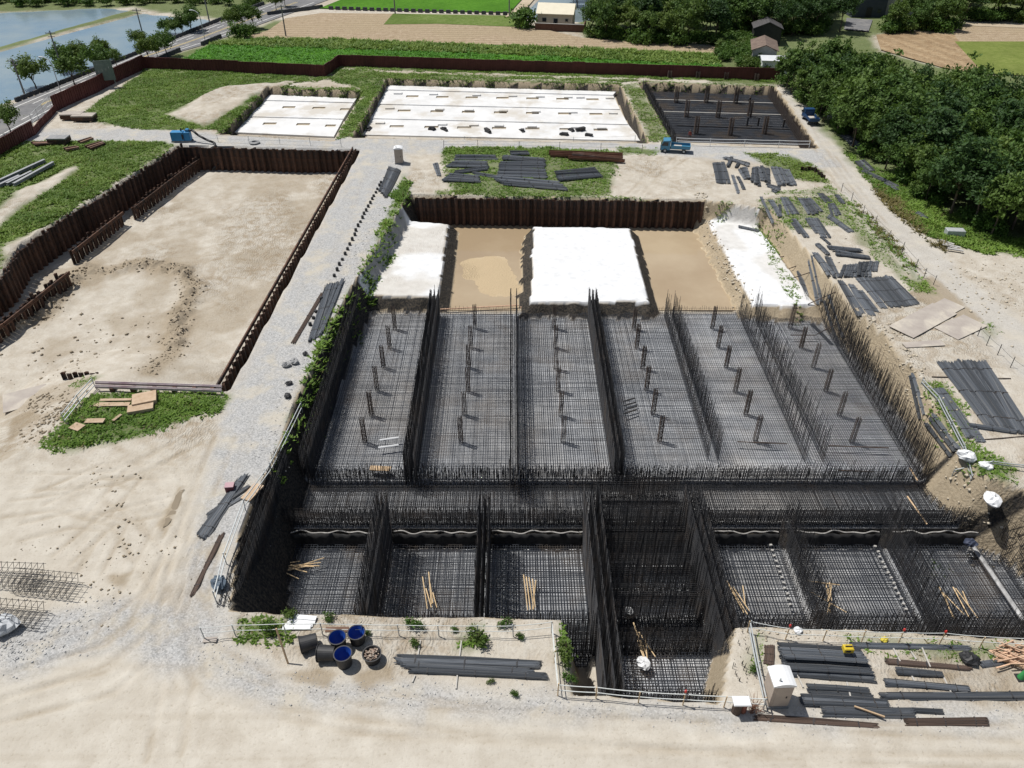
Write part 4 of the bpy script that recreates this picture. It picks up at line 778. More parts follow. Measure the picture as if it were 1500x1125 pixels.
heap([(585,595,715,750,12,150,-10,155,-10),(740,580,880,735,3,30,0,35,-5),(430,625,530,790,2,14,0,16,0),(485,615,590,780,3,20,0,25,0),(540,630,650,790,3,18,0,30,0),(590,660,680,770,2,12,0,14,0),(380,680,490,790,1)], o3, s3, 'straight grey rebar bundle in the flat spread beside the steel plates', 'flat spread by the steel plates', 0, .95, 0)
o4 = (1100, 530)
heap([(1030,10,1290,350,19,250,0,235,45),(1140,0,1400,370,5,120,10,60,10)], o4, s3, 'long grey rebar bundle in the big spread by the dirt road posts', 'big rebar spread', 0, 1.0, .12)
heap([(1015,155,1190,415,4,35,-5,40,-5),(890,50,970,230,2,10,0,12,0),(995,265,1120,480,3,20,-5,25,-5),(1210,370,1250,440,2,20,0,30,0)], o4, s3, 'grey rebar bundle lying between the rail fence and the big spread', 'bundles by the rail fence', 0, 1.0, 0)
heap([(1200,350,1450,385,3,5,8,5,8)], o4, s3, 'black rebar bundle lying across the ends of the big spread', 'cross bundles', 0, 1.0, .3)
o5 = (1100, 800)
heap([(150,550,590,575,15,52,160,80,165)], o5, s3, 'blue-grey rebar bundle in the square stack behind the portable toilet', 'square stack', 0, .72, .16); heap([(155,560,590,585,9,48,140,75,140)], o5, s3, 'blue-grey rebar bundle in the square stack behind the portable toilet', 'square stack', 0, .72, .4)
heap([(310,772,640,790,4,10,36,20,44)], o5, s3, 'dark rebar bundle with splayed ends below the square stack', 'splayed bundles', 0, .75, .1); heap([(275,828,735,860,5,10,40,10,30)], o5, s3, 'grey rebar bundle in the long stack below the splayed bundles', 'long stack', 0, .75, .12)
heap([(390,885,880,908,4,10,45,5,30),(745,905,1040,915,1)], o5, s3, 'rusty-ended rebar bundle beside the loose timber batten', 'rusty-ended bundles', 0, .75, .1); heap([(40,935,685,982,3,-10,12,0,12)], o5, s3, 'long thin rebar bundle on the gravel by the wooden stump stand', 'bundles on the gravel edge', 1, .6, 0)
heap([(850,957,1290,952,3,10,18,10,28)], o5, s3, 'brownish rebar bundle on the gravel beyond the batten', 'brown bundles on the gravel', 1, .65, 0); heap([(560,543,1190,558,3,0,10,0,8)], o5, s3, 'long rebar bundle lying in the weeds along the rope fence', 'bundles in the weeds', 0, .7, 0)
heap([(750,630,1200,665,3,0,14,0,12)], o5, s3, 'brown rebar bundle lying on timber sleepers', 'bundles on sleepers', 1, .65, 0); heap([(800,675,1045,700,4,0,24,0,14)], o5, s3, 'short dark rebar bundle on timber sleepers', 'bundles on sleepers', 0, .75, .1); heap([(740,742,1185,785,4,5,20,5,12)], o5, s3, 'dark rebar bundle between sleepers and the longest bundle', 'bundles on sleepers', 0, .75, .1)
heap([(730,815,1540,812,4,0,14,0,14),(880,830,1540,828,2,0,8,0,6)], o5, s3, 'longest rebar bundle reaching past the black pipe', 'longest bundles', 0, .75, .1); heap([(85,550,85,650,3,32,0,32,0)], o5, s3, 'very short grey bundle lying end on beside the toilet', 'very short bundles', 1, .7, 0); heap([(1265,655,1390,640,2,0,-10,0,-10)], o5, s3, 'short black bundle beside the timber heap', 'bundles by the timber', 0, .7, 0)
o6 = (380, 800)
heap([(762,606,1530,640,4,4,30,-10,20),(790,650,1490,685,2,4,8,0,8),(835,675,1560,712,2,4,12,0,8)], o6, s3, 'long grey rebar bundle on the sandy strip beside the black tubs', 'bundles on the sandy strip', 0, .75, .1)
heap([(365,640,275,940,8,95,-30,65,-40)], (380, 250), s3, 'grey rebar bundle at the gravel road edge among black stubs', 'bundles on the gravel road, lower stack', 0, .85, .15); heap([(340,680,180,945,2,8,0,10,0)], (380, 250), s3, 'thin rusty bundle beside the roadside stack', 'thin rusty bundles', 1, .6, 0)
heap([(640,920,585,1050,9,55,20,38,30)], (400, 0), s3, 'grey rebar bundle stacked on the gravel road below the toilet cabin', 'bundles on the gravel road, upper stack', 0, 1.0, .15)
heap([(1310,650,1095,955,5,45,-20,40,10),(1370,690,1135,845,2,10,30,5,10)], (0, 530), s3, 'dark rebar bundle at the pit rim beside the small red box', 'bundles at the pit rim', 0, .75, .12); heap([(322,786,281,870,2,6,-4,4,0)], (0, 0), 1, 'long rusty bundle trailing along the pit rim', 'trailing bundles', 1, .6, 0)
heap([(500,750,555,800,4,25,-5,30,-10),(560,790,620,850,3,30,-5,30,-5),(630,800,655,860,3,20,-5,20,0),(575,890,640,945,5,40,-10,35,-5)], (1100, 0), s3, 'grey bundle stacked at the foot of the plantation', 'bundles below the plantation', 0, 1.1, .12); heap([(610,945,790,1020,4,15,0,20,10),(740,1010,790,1050,3,20,-5,20,0)], (1100, 0), s3, 'black bundle sprawled in the grass below the plantation', 'black bundles in the grass', 0, 1.1, .1)
heap([(910,230,950,265,4,20,0,25,0)], o3, s3, 'grey bundle lying alone in the grass of the plantation verge', 'verge bundles', 0, 1.0, .1); heap([(885,900,910,970,3,18,0,8,0)], (400, 0), s3, 'short dark bundle alone on the sand beside the heap', 'lone bundles', 0, .8, 0); heap([(1258,220,1370,245,3,4,8,2,6)], (750, 250), s3, 'grey bundle on the bank above the covered bench', 'bank bundles', 0, .8, 0)

# ------------------------------------------------------------------ small builders
M_WOOD = mat('timber', (.42,.29,.17), (.54,.40,.26), 3, .9, rnd=.2, stretch=(1, 6, 6)); M_PLY = mat('plywood', (.36,.26,.17), (.46,.35,.25), 2, .9, rnd=.15); M_BAMB = mat('bamboo', (.50,.36,.20), (.62,.47,.29), 3, .7, rnd=.15); M_ROPE = mat('rope', (.62,.64,.62), (.5,.52,.5), 4, .9); M_GALV = mat('galvanised', (.38,.41,.42), (.5,.52,.52), 3, .6, .3)
M_STEEL = mat('grey_steel', (.20,.205,.21), (.30,.30,.30), 1.5, .7, .3, rnd=.15); M_BLK = mat('black_plastic', (.018,.018,.020), (.032,.032,.034), 3, .55); M_BLUEP = mat('blue_plastic', (.012,.05,.26), (.015,.07,.33), 2, .45); M_WHITE = mat('white_plastic', (.74,.75,.76), (.66,.67,.68), 2, .5); M_BEIGE = mat('beige_plastic', (.44,.37,.31), (.38,.32,.27), 2, .6)
M_RED = mat('red_lamp', (.5,.03,.02), (.4,.02,.02), 2, .4); M_PLATE = mat('steel_plate', (.33,.29,.26), (.42,.38,.335), .8, .85, .0, c3=(.50,.455,.385)); M_TYRE = mat('rubber', (.02,.02,.02), (.035,.035,.035), 4, .85); M_GLASS = mat('dark_glass', (.02,.028,.034), (.03,.04,.05), 2, .08); M_MAROON = mat('maroon_panel', (.085,.022,.02), (.12,.036,.032), .8, .7, .1, rnd=.14); M_CONC = mat('concrete', (.36,.35,.33), (.46,.45,.43), 2, .95)
def rope_fence(pts, label, h=1.1, rails=(.55, 1.05), m=M_ROPE, pm=None, rp=.035, rr=.022, lamps=(), sag=.04):
    P = [GZ(*p) for p in pts]; root = thing('rope_fence' if rr < .03 else 'rail_fence', P[len(P)//2], label, 'fence')
    for i, p in enumerate(P):
        b = MB(); l = Vector((random.uniform(-.06, .06), random.uniform(-.06, .06), 0)); b.tube(p-root.location-Vector((0, 0, .2)), p-root.location+l+Vector((0, 0, h+random.uniform(-.05, .1))), rp, rp, 6); po = b.obj('post', pm or M_GALV, root)
        if i in lamps: MB().lathe([(0, .0), (.07, .02), (.08, .12), (.05, .2), (0, .22)], 8, tuple(p-root.location+l+Vector((0, 0, h+.05)))).obj('warning_lamp', M_RED, root)
    for rz_ in rails:
        b = MB()
        for p, q in zip(P[:-1], P[1:]):
            ps = [p.lerp(q, t)+Vector((0, 0, rz_-sag*4*t*(1-t)))-root.location for t in (0, .25, .5, .75, 1)]; b.path(ps, rr, 4)
        b.obj('rope' if rr < .03 else 'rail', m, root)
    return root
def item(name, cat, label, mb, m, loc, rz=0.0, group=None, rx=0.0, ry=0.0):
    o = mb.obj(name, m); o.location = loc; o.rotation_euler = (rx, ry, rz); return tag(o, label, cat, group)
def rod(p, q, r, name, cat, label, m, group=None, n=6, r1=None):
    mb = MB().tube((0, 0, 0), q-p, r, r1 or r, n); return item(name, cat, label, mb, m, p, group=group)
def slope_angle(p, q): return math.atan2(q.y-p.y, q.x-p.x)

# ------------------------------------------------------------------ fences
rope_fence([(300,936),(345,931),(420,930),(473,930),(532,930),(585,931),(643,931),(699,932),(752,932),(808,927)], 'white rope fence behind the black tubs along the pit edge')
rope_fence([(808,927),(812,970),(817,1019),(873,1023),(935,1029),(1000,1033),(1060,1036),(1118,1040)], 'rope fence around the end of the notch with a red lamp', pm=M_BAMB, lamps=(5,), rr=.028)
rope_fence([(1095,926),(1106,985),(1118,1040)], 'short galvanised rail fence beside the portable toilet', rails=(.5, .95), rr=.045, m=M_GALV, sag=.01)
rope_fence([(1095,926),(1150,937),(1205,939),(1262,941),(1316,942),(1376,943),(1435,948),(1505,952)], 'rope fence along the pit edge behind the rebar stacks with red lamps', pm=M_BAMB, lamps=(1, 4, 5))
rope_fence([(318,884),(332,826),(360,748),(397,690),(420,640),(440,590)], 'rail fence along the pit rim beside the gravel road', rails=(.5, 1.0), rr=.04, m=M_GALV, sag=.01)
rope_fence([(97,622),(118,595),(140,568)], 'pipe rail fence closing the side of the small grass plot', rails=(.35, .7, 1.05), rr=.045, m=M_GALV, sag=.01)
rope_fence([(1350,560),(1372,588),(1392,626),(1410,661),(1428,690)], 'sagging pipe rail along the weeds above the long mesh bay', rails=(.3, .6), rr=.05, m=M_GALV, sag=.02, h=.7); rope_fence([(1405,674),(1450,684),(1510,692)], 'low pipe rail running from the white sack', rails=(.4, .6), rr=.045, m=M_GALV, h=.7)
rope_fence([(1232,281),(1247,294),(1264,313),(1281,329),(1301,350),(1321,369),(1341,393),(1353,407),(1367,417)], 'line of thin posts and wire along the dirt road', pm=M_BAR, m=M_BAR, rails=(.9,), rr=.012); rope_fence([(1432,492),(1445,506),(1461,520),(1480,538),(1505,556)], 'line of thin posts by the big rebar spread', pm=M_BAR, m=M_BAR, rails=(.9,), rr=.012)
rope_fence([(278,206),(320,208),(365,210),(410,211),(455,213),(500,215)], 'thin rope fence along the gravel road above the sandy pit', rr=.02); rope_fence([(990,212),(1040,214),(1090,215),(1140,216),(1185,217)], 'white pipe rail along the dark far mesh', rails=(.6, 1.05), rr=.05, m=M_WHITE, pm=M_WHITE); rope_fence([(650,217),(700,217),(760,218),(820,219),(880,221),(940,224)], 'thin post fence between gravel road and rebar heaps', pm=M_BAR, m=M_BAR, rr=.012); rope_fence([(530,200),(600,202),(680,204),(760,205),(840,207),(930,209)], 'thin rope fence along the edge of the big white slab', rr=.015)
# hoarding of ribbed maroon panels
def hoarding(pts, label, h=2.1, w=2.4, m=M_MAROON):
    P = [GZ(*p) for p in pts]; root = thing('hoarding', P[0], label, 'hoarding')
    for p, q in zip(P[:-1], P[1:]):
        d = q-p; d.z = 0; n = max(1, int(round(d.length/w))); a = math.atan2(d.y, d.x); L = d.length/n
        b = MB(); k = 9
        for i in range(k):
            x0 = L*i/k; x1 = L*(i+1)/k; y = .03 if i % 2 else -.03; b.box((x0, y-.036, 0), (x1, y+.036, h))
        b.box((0, -.05, h), (L-.01, .05, h+.06)); me = b.mesh('panel', m); pm_ = MB().box((-.06, .05, -.3), (.06, .17, h)).mesh('post', M_RUST)
        for i in range(n):
            loc = p+d*(i/n)-root.location; zz = hz(*(p+d*((i+.5)/n))[:2])-root.location.z
            for nm, mm in (('panel', me), ('post', pm_)):
                o = link(bpy.data.objects.new(nm, mm), root); o.location = (loc.x, loc.y, zz-.05+(random.uniform(-.02, .02) if nm == 'panel' else 0)); o.rotation_euler.z = a+random.uniform(-.006, .006)
    return root
hoarding([(-60,262),(0,228),(52,197)], 'maroon ribbed hoarding stretch beside the bright green tree'); hoarding([(52,197),(82,164)], 'low maroon hoarding under the mesh gate', 1.1); hoarding([(82,163),(149,132),(213,100)], 'tall maroon ribbed hoarding along the asphalt road', 2.5); hoarding([(213,100),(477,112)], 'maroon ribbed hoarding between meadow and young rice'); hoarding([(477,112),(498,97)], 'short maroon hoarding return at the kink of the field'); hoarding([(498,97),(820,107),(1140,118)], 'longest maroon ribbed hoarding behind the white slabs')
rope_fence([(52,193),(60,184),(68,176),(78,164)], 'grey mesh gate panel above the low hoarding', h=2.6, rails=(1.3, 1.9, 2.5), rr=.035, m=M_GALV, sag=0)

# ------------------------------------------------------------------ road furniture
M_POLE = mat('pole_concrete', (.16,.155,.15), (.22,.215,.21), 2, .9); M_SIGN = mat('sign_back', (.13,.17,.155), (.18,.22,.20), 1.5, .6, .2); M_DARKB = mat('dark_block', (.05,.055,.06), (.085,.09,.095), 3, .9)
for (x, y, h, lab) in ((36,138,6.2,'utility pole at the pond kerb beside the large tree'),(93,108,8.5,'utility pole behind the hoarding trees at the pond'),(212,61,7.5,'utility pole beside the small dark pond tree'),(307,33,8.5,'far utility pole at the end of the pond'),(579,21,8.5,'utility pole standing at the ploughed field edge'),(746,24,8.5,'utility pole beside the dirt path to the farmhouse'),(419,54,6.5,'dark pole at the roadside of the green field')):
    p = GZ(x, y); t = thing('utility_pole', p, lab, 'utility pole', 'utility poles'); MB().tube((0, 0, -.3), (0, 0, h), .17, .11, 8).obj('pole', M_POLE, t); MB().box((-.9, -.06, h-.5), (.9, .06, h-.38)).box((-.6, -.06, h-1.1), (.6, .06, h-1)).obj('crossarm', M_POLE, t)
    for ix in (-.8, -.3, .3, .8): MB().lathe([(.0, .2), (.05, .18), (.05, .05), (.03, 0)], 6, (ix, 0, h-.38)).obj('insulator', M_WHITE, t)
for (x, y, lab) in ((91,140,'curved street lamp beside the hoarding tree'),(301,62,'curved street lamp on the field side shoulder')):
    p = GZ(x, y); t = thing('street_lamp', p, lab, 'street lamp', 'street lamps'); MB().lathe([(.28, -.2), (.28, .35), (.1, .5)], 8).obj('base', M_CONC, t); MB().path([(0, 0, .3), (0, 0, 5), (-.25, .1, 5.8), (-.9, .35, 6.2), (-1.6, .6, 6.3)], .07, 7).obj('pole', M_GALV, t); MB().box((-2.2, .5, 6.22), (-1.5, .85, 6.36), ch=.05).obj('lamp_head', M_GALV, t)
t = thing('sign_board', GZ(160,128), 'large grey-green sign board seen from behind above the hoarding', 'sign board'); b0 = 3.4
for i in range(5): MB().box((-1.5+.6*i+.01, -.04, 1.2), (-.9+.6*i-.01, .04, 1.2+b0)).obj('panel', M_SIGN, t)
for x in (-1.2, 1.2): MB().box((x-.08, .05, -.3), (x+.08, .2, 4.4)).obj('post', M_STEEL, t)
t.rotation_euler.z = .35
t = thing('road_sign', GZ(153,85), 'twin stacked road signs on a post by the pond', 'road sign'); MB().tube((0, 0, -.2), (0, 0, 3), .05, .05, 6).obj('post', M_GALV, t); MB().box((-.4, -.06, 1.7), (.4, -.02, 2.3)).obj('plate', M_STEEL, t); MB().box((-.4, -.06, 2.4), (.4, -.02, 3.1)).obj('plate', M_STEEL, t)
bm = MB().prism([(-.55,-.2),(.55,-.2),(.55,.2),(-.55,.2)], -.3, .55).box((-.5,-.16,.55),(.5,.16,.68)).mesh('guard_block', M_DARKB)
for i in range(62):
    tt = .045+.0150*i
    if tt > .97: break
    a, b = Vector(roadpt(tt, -.06)), Vector(roadpt(tt+.004, -.06)); o = link(bpy.data.objects.new('guard_block', bm)); o.location = (a.x, a.y, 0); o.rotation_euler.z = slope_angle(a, b); tag(o, 'dark concrete guard block in the row at the pond kerb', 'guard block', 'guard blocks at the pond kerb')
for (a, b, n, lab, gr) in (((222,94),(262,76),9,'dark guard block on the shoulder beside the hoarding corner','guard blocks by the hoarding corner'),((298,66),(322,56),6,'dark guard block on the shoulder by the green field','guard blocks by the green field'),((395,22),(470,12),14,'dark guard block on the verge of the ploughed field','guard blocks by the ploughed field'),((485,14),(740,22),26,'dark guard block along the far rice field','guard blocks along the far rice')):
    p, q = GZ(*a), GZ(*b)
    for i in range(n):
        o = link(bpy.data.objects.new('guard_block', bm)); c = p.lerp(q, i/(n-1)); o.location = (c.x, c.y, .1); o.rotation_euler.z = slope_angle(p, q); tag(o, lab, 'guard block', gr)

# ------------------------------------------------------------------ vehicles and plant
M_TRUCK = mat('truck_blue', (.05,.19,.31), (.06,.22,.35), 1.5, .4, rnd=.0); M_TRUCK2 = mat('truck_dark_blue', (.014,.05,.13), (.018,.06,.15), 1.5, .4); M_PUMP = mat('pump_blue', (.03,.20,.42), (.04,.24,.48), 1.5, .5); M_LAMP = mat('lamp_lens', (.75,.72,.62), (.7,.68,.6), 2, .2)
def truck(loc, rz, label, paint, load=None):
    t = thing('pickup_truck', loc, label, 'truck', None, rz)
    c = MB(); prof = [(2.05,.42),(2.12,.95),(1.78,1.72),(.82,1.78),(.75,1.72),(.75,.42)]
    for s0, s1 in ((-.76, .76),):
        n = len(prof); vs = [(x, s0, z) for x, z in prof]+[(x, s1, z) for x, z in prof]; c.add(vs, [tuple(range(n)), tuple(range(2*n-1, n-1, -1))]+[(i, n+i, n+(i+1) % n, (i+1) % n) for i in range(n)])
    cab = c.obj('cab', paint, t)
    w = MB().add([(2.105,-.66,1.0),(2.105,.66,1.0),(1.80,.62,1.66),(1.80,-.62,1.66)], [(0,1,2,3)]); w.v = [(x+.012, y, z+.006) for x, y, z in w.v]; w.obj('windscreen', M_GLASS, t)
    for s in (-1, 1):
        d = MB().add([(1.05,s*.768,1.02),(1.95,s*.768,1.02),(1.74,s*.768,1.55),(1.05,s*.768,1.58)], [(0,1,2,3) if s < 0 else (3,2,1,0)]); d.obj('side_window', M_GLASS, t); MB().box((2.06,s*.55-.12,.62),(2.13,s*.55+.12,.8)).obj('headlight', M_LAMP, t); MB().box((1.85,s*.78-.02,1.05),(1.95,s*.95,1.3)).obj('mirror', M_BLK, t)
    MB().box((2.04,-.76,.32),(2.16,.76,.52)).obj('bumper', M_BLK, t); MB().box((-2.05,-.35,.45),(.75,-.22,.62)).box((-2.05,.22,.45),(.75,.35,.62)).box((-2.0,-.22,.5),(-1.9,.22,.6)).box((.5,-.22,.5),(.6,.22,.6)).obj('chassis', M_BLK, t)
    MB().box((-2.1,-.78,.66),(.68,.78,.74)).obj('load_bed', paint, t); MB().box((.62,-.72,.74),(.68,.72,1.5)).obj('headboard', paint, t)
    for s in (-1, 1): MB().box((-2.1,s*.78-.03,.745),(.61,s*.78+.03,1.12)).obj('side_board', paint, t)
    MB().box((-2.14,-.74,.745),(-2.08,.74,1.12)).obj('tailgate', paint, t); MB().box((-.9,-.5,.745),(.2,.4,.85)).obj('load', load or M_PALE, t)
    for x in (1.45, -1.25):
        for s in (-1, 1):
            wh = MB().tube((x, s*.58, .31), (x, s*.76, .31), .31, .31, 16).obj('wheel', M_TYRE, t); MB().tube((x, s*.755, .31), (x, s*.775, .31), .17, .16, 12).obj('rim', M_GALV, wh)
    return t
p, q = GZ(1005,223), GZ(972,221); truck((p+q)/2, slope_angle(p, q), 'light blue flatbed truck parked on the gravel road by the far mesh', M_TRUCK)
p, q = GZ(1194,187), GZ(1178,170); truck((p+q)/2, slope_angle(p, q), 'dark blue flatbed truck seen from behind on the dirt road', M_TRUCK2)
t = thing('pump_unit', GZ(268,207), 'blue pump unit on skids with a thick black hose into the sandy pit', 'pump', None, 0.02); t.scale = (.86, .86, .86)
MB().box((-1.7,-.6,.25),(.5,.6,1.75), ch=.06).obj('housing', M_PUMP, t); MB().box((.55,-.5,.25),(1.6,.5,1.7), ch=.08).obj('engine_cover', M_PUMP, t); MB().tube((.1,0,1.75),(.1,0,2.3),.12,.12,8).obj('exhaust', M_BLK, t); MB().box((-1.8,-.62,0),(1.7,-.42,.22)).obj('skid', M_STEEL, t); MB().box((-1.8,.42,0),(1.7,.62,.22)).obj('skid', M_STEEL, t); MB().box((.2,-.625,.5),(.5,-.6,1.4)).obj('door', M_BLK, t)
MB().box((.9,-.3,1.7),(1.5,.3,2.2), ch=.1).obj('tank', M_PUMP, t)
a = t.location; h1 = [(1.5,0,1.9),(2.2,-.3,2.0),(3.2,-.8,1.3),(4.6,-1.3,.7),(5.9,-1.75,.35)]; e = (G(313,247,-3.2)-a)/.86; e2 = (G(318,212,0)-a)/.86
h1 += [(e2.x-.2, e2.y-.6, .3), (e2.x, e2.y-1.35, .0), (e2.x+.1, e2.y-1.5, -1.8), (e2.x, e2.y-1.7, -2.8), (e.x, e.y-1.0, e.z+.15)]; MB().path(h1, .2, 9).obj('hose', M_BLK, t, True)
# ------------------------------------------------------------------ portable toilets
def toilet(loc, rz, label, body, roof):
    t = thing('portable_toilet', loc, label, 'portable toilet', None, rz); w = .55
    MB().box((-.6,-.6,0),(.6,.6,.16), ch=.02).obj('base', M_STEEL, t); b = MB().box((-w,-w,.16),(w,w,2.1))
    for s in (-1, 1):
        for i in range(4): b.box((-.46+.24*i, s*w-.012, .3), (-.3+.24*i, s*w+.012, 2.0))
    b.obj('cabin', body, t); r = MB(); n = 7; vs = []
    for i in range(n):
        x = -.62+1.24*i/(n-1); z = 2.1+.16*(1-(x/.62)**2)+.06
        vs += [(x, -.62, z), (x, .62, z), (x, -.62, 2.06), (x, .62, 2.06)]
    f = []
    for i in range(n-1):
        a = 4*i; b_ = a+4; f += [(a, b_, b_+1, a+1), (a+2, a+3, b_+3, b_+2), (a, a+2, b_+2, b_), (a+1, b_+1, b_+3, a+3)]
    f += [(0, 1, 3, 2), (4*n-4, 4*n-2, 4*n-1, 4*n-3)]; r.add(vs, f); r.obj('roof', roof, t); d = MB().box((-.36,-.575,.24),(.36,-.552,1.95)).obj('door', body, t); MB().box((.24,-.60,1.0),(.31,-.575,1.14)).obj('handle', M_BLK, d)
    MB().tube((-.25,-.35,2.15),(-.25,-.35,2.5),.05,.05,8).obj('vent_pipe', M_GALV, t); return t
toilet(GZ(1134,1024), .04, 'white-roofed beige portable toilet beside the rebar stacks', M_BEIGE, M_WHITE); toilet(GZ(585,238), .05, 'white-roofed beige portable toilet on the gravel road above a bundle stack', M_BEIGE, M_WHITE)
# ------------------------------------------------------------------ black tubs with blue lining
def tub(loc, label, rx=0.0, rz=0.0, h=1.0, r=.5, fill=None):
    t = thing('plastic_tub', loc, label, 'tub', 'black plastic tubs' if fill is None else None); t.rotation_euler = (rx, 0, rz)
    MB().lathe([(0, 0), (r*.86, 0), (r*.97, h*.97), (r*1.10, h*.97), (r*1.10, h), (r*.965, h)], 26).obj('shell', M_BLK, t, False); MB().lathe([(r*.965, h-.004), (r*.93, h*.95), (r*.83, .05), (0, .05)], 26).obj('lining', M_BLUEP if fill is None else M_BLK, t, True)
    if fill:
        g = random.Random(3); b = MB()
        for i in range(70):
            a = g.uniform(0, 6.28); rr = r*.8*math.sqrt(g.random()); s = g.uniform(.03, .09); M_ = Matrix.Translation((rr*math.cos(a), rr*math.sin(a), h*.86+g.uniform(-.05, .1)))@Matrix.Rotation(g.uniform(0, 3), 4, 'X')@Matrix.Rotation(g.uniform(0, 3), 4, 'Z'); b.box((-s, -s*.6, -s*.3), (s, s*.6, s*.3), M_)
        o = b.obj('rubbish', fill, t); o['kind'] = 'stuff'
    return t
tub(GZ(505,972), 'black tub with blue lining standing upright nearest the rubbish tub'); tub(GZ(497,948), 'black tub with blue lining standing upright behind the other upright tub'); p = GZ(512,945); tub(p+Vector((.45,.3,.0)), 'black tub behind the upright pair, only its rim and side showing', h=.85)
p = GZ(450,957); tub(p+Vector((.55,.55,.50)), 'black tub lying on its side nearest the leaning plank', R(92), R(-60)-.2); p = GZ(482,972); tub(p+Vector((.35,.35,.51)), 'black tub lying on its side against the upright tubs', R(92), R(-82)-.2)
tub(GZ(546,966), 'black tub full of rubbish standing alone on the sand', h=.62, r=.52, fill=mat('rubbish', (.20,.10,.06), (.5,.45,.38), 9, .9))
p = GZ(422,972); rod(p, p+Vector((-.35,.5,2.6)), .06, 'plank', 'plank', 'pale timber plank propped upright beside the black tubs', M_WOOD, n=4)
# ------------------------------------------------------------------ debris, boards, plates
def board(px, l, w, h, rz, name, cat, label, m, group=None, z=0.0, rx=0.0, ry=0.0, zz=0.0):
    p = GZ(*px, zz); return item(name, cat, label, MB().box((-l/2,-w/2,0),(l/2,w/2,h)), m, p+Vector((0, 0, z+.03)), rz, group, rx, ry)
for i, (dx, dy, rz) in enumerate(((0,0,.02),(4,-6,-.03),(-3,4,.05),(6,-11,-.1))): board((438+dx,917+dy), 1.7, .32, .03, rz, 'white_sheet', 'sheet', 'thin white sheet scattered beside the propped plank', M_WHITE, 'white sheets by the plank', .03*i)
board((494,923), 1.4, .35, .06, .02, 'brown_board', 'board', 'brown board lying behind the black tubs', mat('brown_board', (.13,.075,.05), (.18,.11,.08), 2, .9)); board((308,938), .8, .35, .05, .05, 'brick_slab', 'slab', 'small pinkish slab at the foot of the corner fence post', M_PLATE)
for (x, y, l, w, rz, lab) in ((1352,470,7.5,2.6,.62,'long flat steel plate on the sand above the long bay'),(1407,480,4.6,2.5,.55,'square steel plate beside the gravel verge of the dirt road'),(1352,505,3.8,.9,.1,'narrow steel plate at the edge of the sand above the mesh'),(1378,455,5,2.2,.62,'faded steel plate half buried by the tyre tracks'),(22,552,3.5,3,.5,'steel plate laid on the churned ramp beside the sandy pit')): board((x,y), l, w, .04, rz, 'steel_plate', 'steel plate', lab, M_PLATE, z=.03)
PB = M_PLY
board((213,588), 1.9, 1.5, .5, .35, 'plywood_stack', 'plywood', 'leaning stack of plywood panels on the grass plot', PB); board((207,600), 2.0, 1.0, .35, .3, 'plywood_stack', 'plywood', 'lower stack of plywood panels beside the leaning one', PB)
for (x, y, l, w, rz, lab) in ((164,594,3.0,.5,.02,'long plywood strip on the grass plot'),(170,587,2.6,.3,.03,'narrow plywood strip above the long one'),(140,619,1.5,.55,.03,'short board on the grass plot'),(114,628,1.0,.8,-.4,'square board at the weedy corner of the grass plot'),(172,613,.9,.25,1.2,'small tilted board in the grass plot')): board((x,y), l, w, .06, rz, 'plywood_board', 'board', lab, PB, z=.08)
for i, y in enumerate((566, 572)):
    p, q = GZ(142,y), GZ(326,y+6); mb = MB().box((0,-.09,0),((q-p).length,.09,.22)).box((0,-.02,.22),((q-p).length,.02,.3)); o = item('guard_beam', 'beam', ('pale guard beam along the front of the sandy pit','second pale guard beam beside the grass plot')[i], mb, mat('pale_beam', (.56,.52,.52), (.35,.25,.28), .6, .8), p+Vector((0,0,.35)), slope_angle(p, q))
for i, x in enumerate((165,195,225,255,285,312)):
    p = GZ(x, 574); item('timber_prop', 'prop', 'dark timber prop under the pale guard beams', MB().box((-.15,-.1,0),(.15,.45,.36)), M_RUST, p, 0, 'guard beam props')
for (x, y, l, rz, lab) in ((108,174,3.3,.05,'pale steel sheets on a dark stack beside the rusty-topped stack'),(125,176,3.4,.03,'rusty-topped stack of steel sheets next to the gravel entry'),(88,210,2.8,.02,'grey-topped stack in the weeds below the entry road')):
    t = thing('sheet_stack', GZ(x,y), lab, 'steel stack', 'stacks of steel sheets', rz)
    for k in range(4): MB().box((-l/2+random.uniform(-.08,.08),-.9,.22+.2*k),(l/2,.9,.40+.2*k)).obj('sheet', M_RUST if k < 3 else (M_PLATE if 'rusty' in lab else M_STEEL), t)
    for xx in (-l*.35, l*.35): MB().box((xx-.1,-.95,0),(xx+.1,.95,.2)).obj('skid', M_WOOD, t)
for (x, y, l, rz, n, lab) in ((62,211,3,.05,3,'rusty piles stacked by the grey-topped stack'),(104,219,1.8,.5,2,'rusty short beams lying askew in the weeds'),(138,214,2.6,.9,3,'rusty beams leaning over each other in the weeds'),(125,207,2.2,1.0,2,'bent rusty strips in the weeds')):
    for k in range(n): board((x+3*k, y+1.5*k), l, .3, .3, rz+.1*k, 'rusty_beam', 'beam', lab, M_RUST2 if k % 2 else M_RUST, 'rusty beams in the weeds', .1)
for (x1, y1, x2, y2, lab) in ((0,270,67,239,'long grey steel beam on the weedy bank'),(12,274,48,256,'shorter grey steel beam on the weedy bank'),(22,275,80,243,'long pale grey steel beam nearest the sandy pit'),(0,276,30,262,'grey steel beam lying under the longer ones')):
    p, q = GZ(x1,y1), GZ(x2,y2); L = (q-p).length; item('steel_beam', 'beam', lab, MB().box((0,-.2,0),(L,.2,.05)).box((0,-.03,.05),(L,.03,.33)).box((0,-.2,.33),(L,.2,.38)), mat('beam_grey', (.25,.26,.27), (.33,.34,.35), 1, .7, .2), p+Vector((0,0,.2)), slope_angle(p, q), 'grey steel beams')
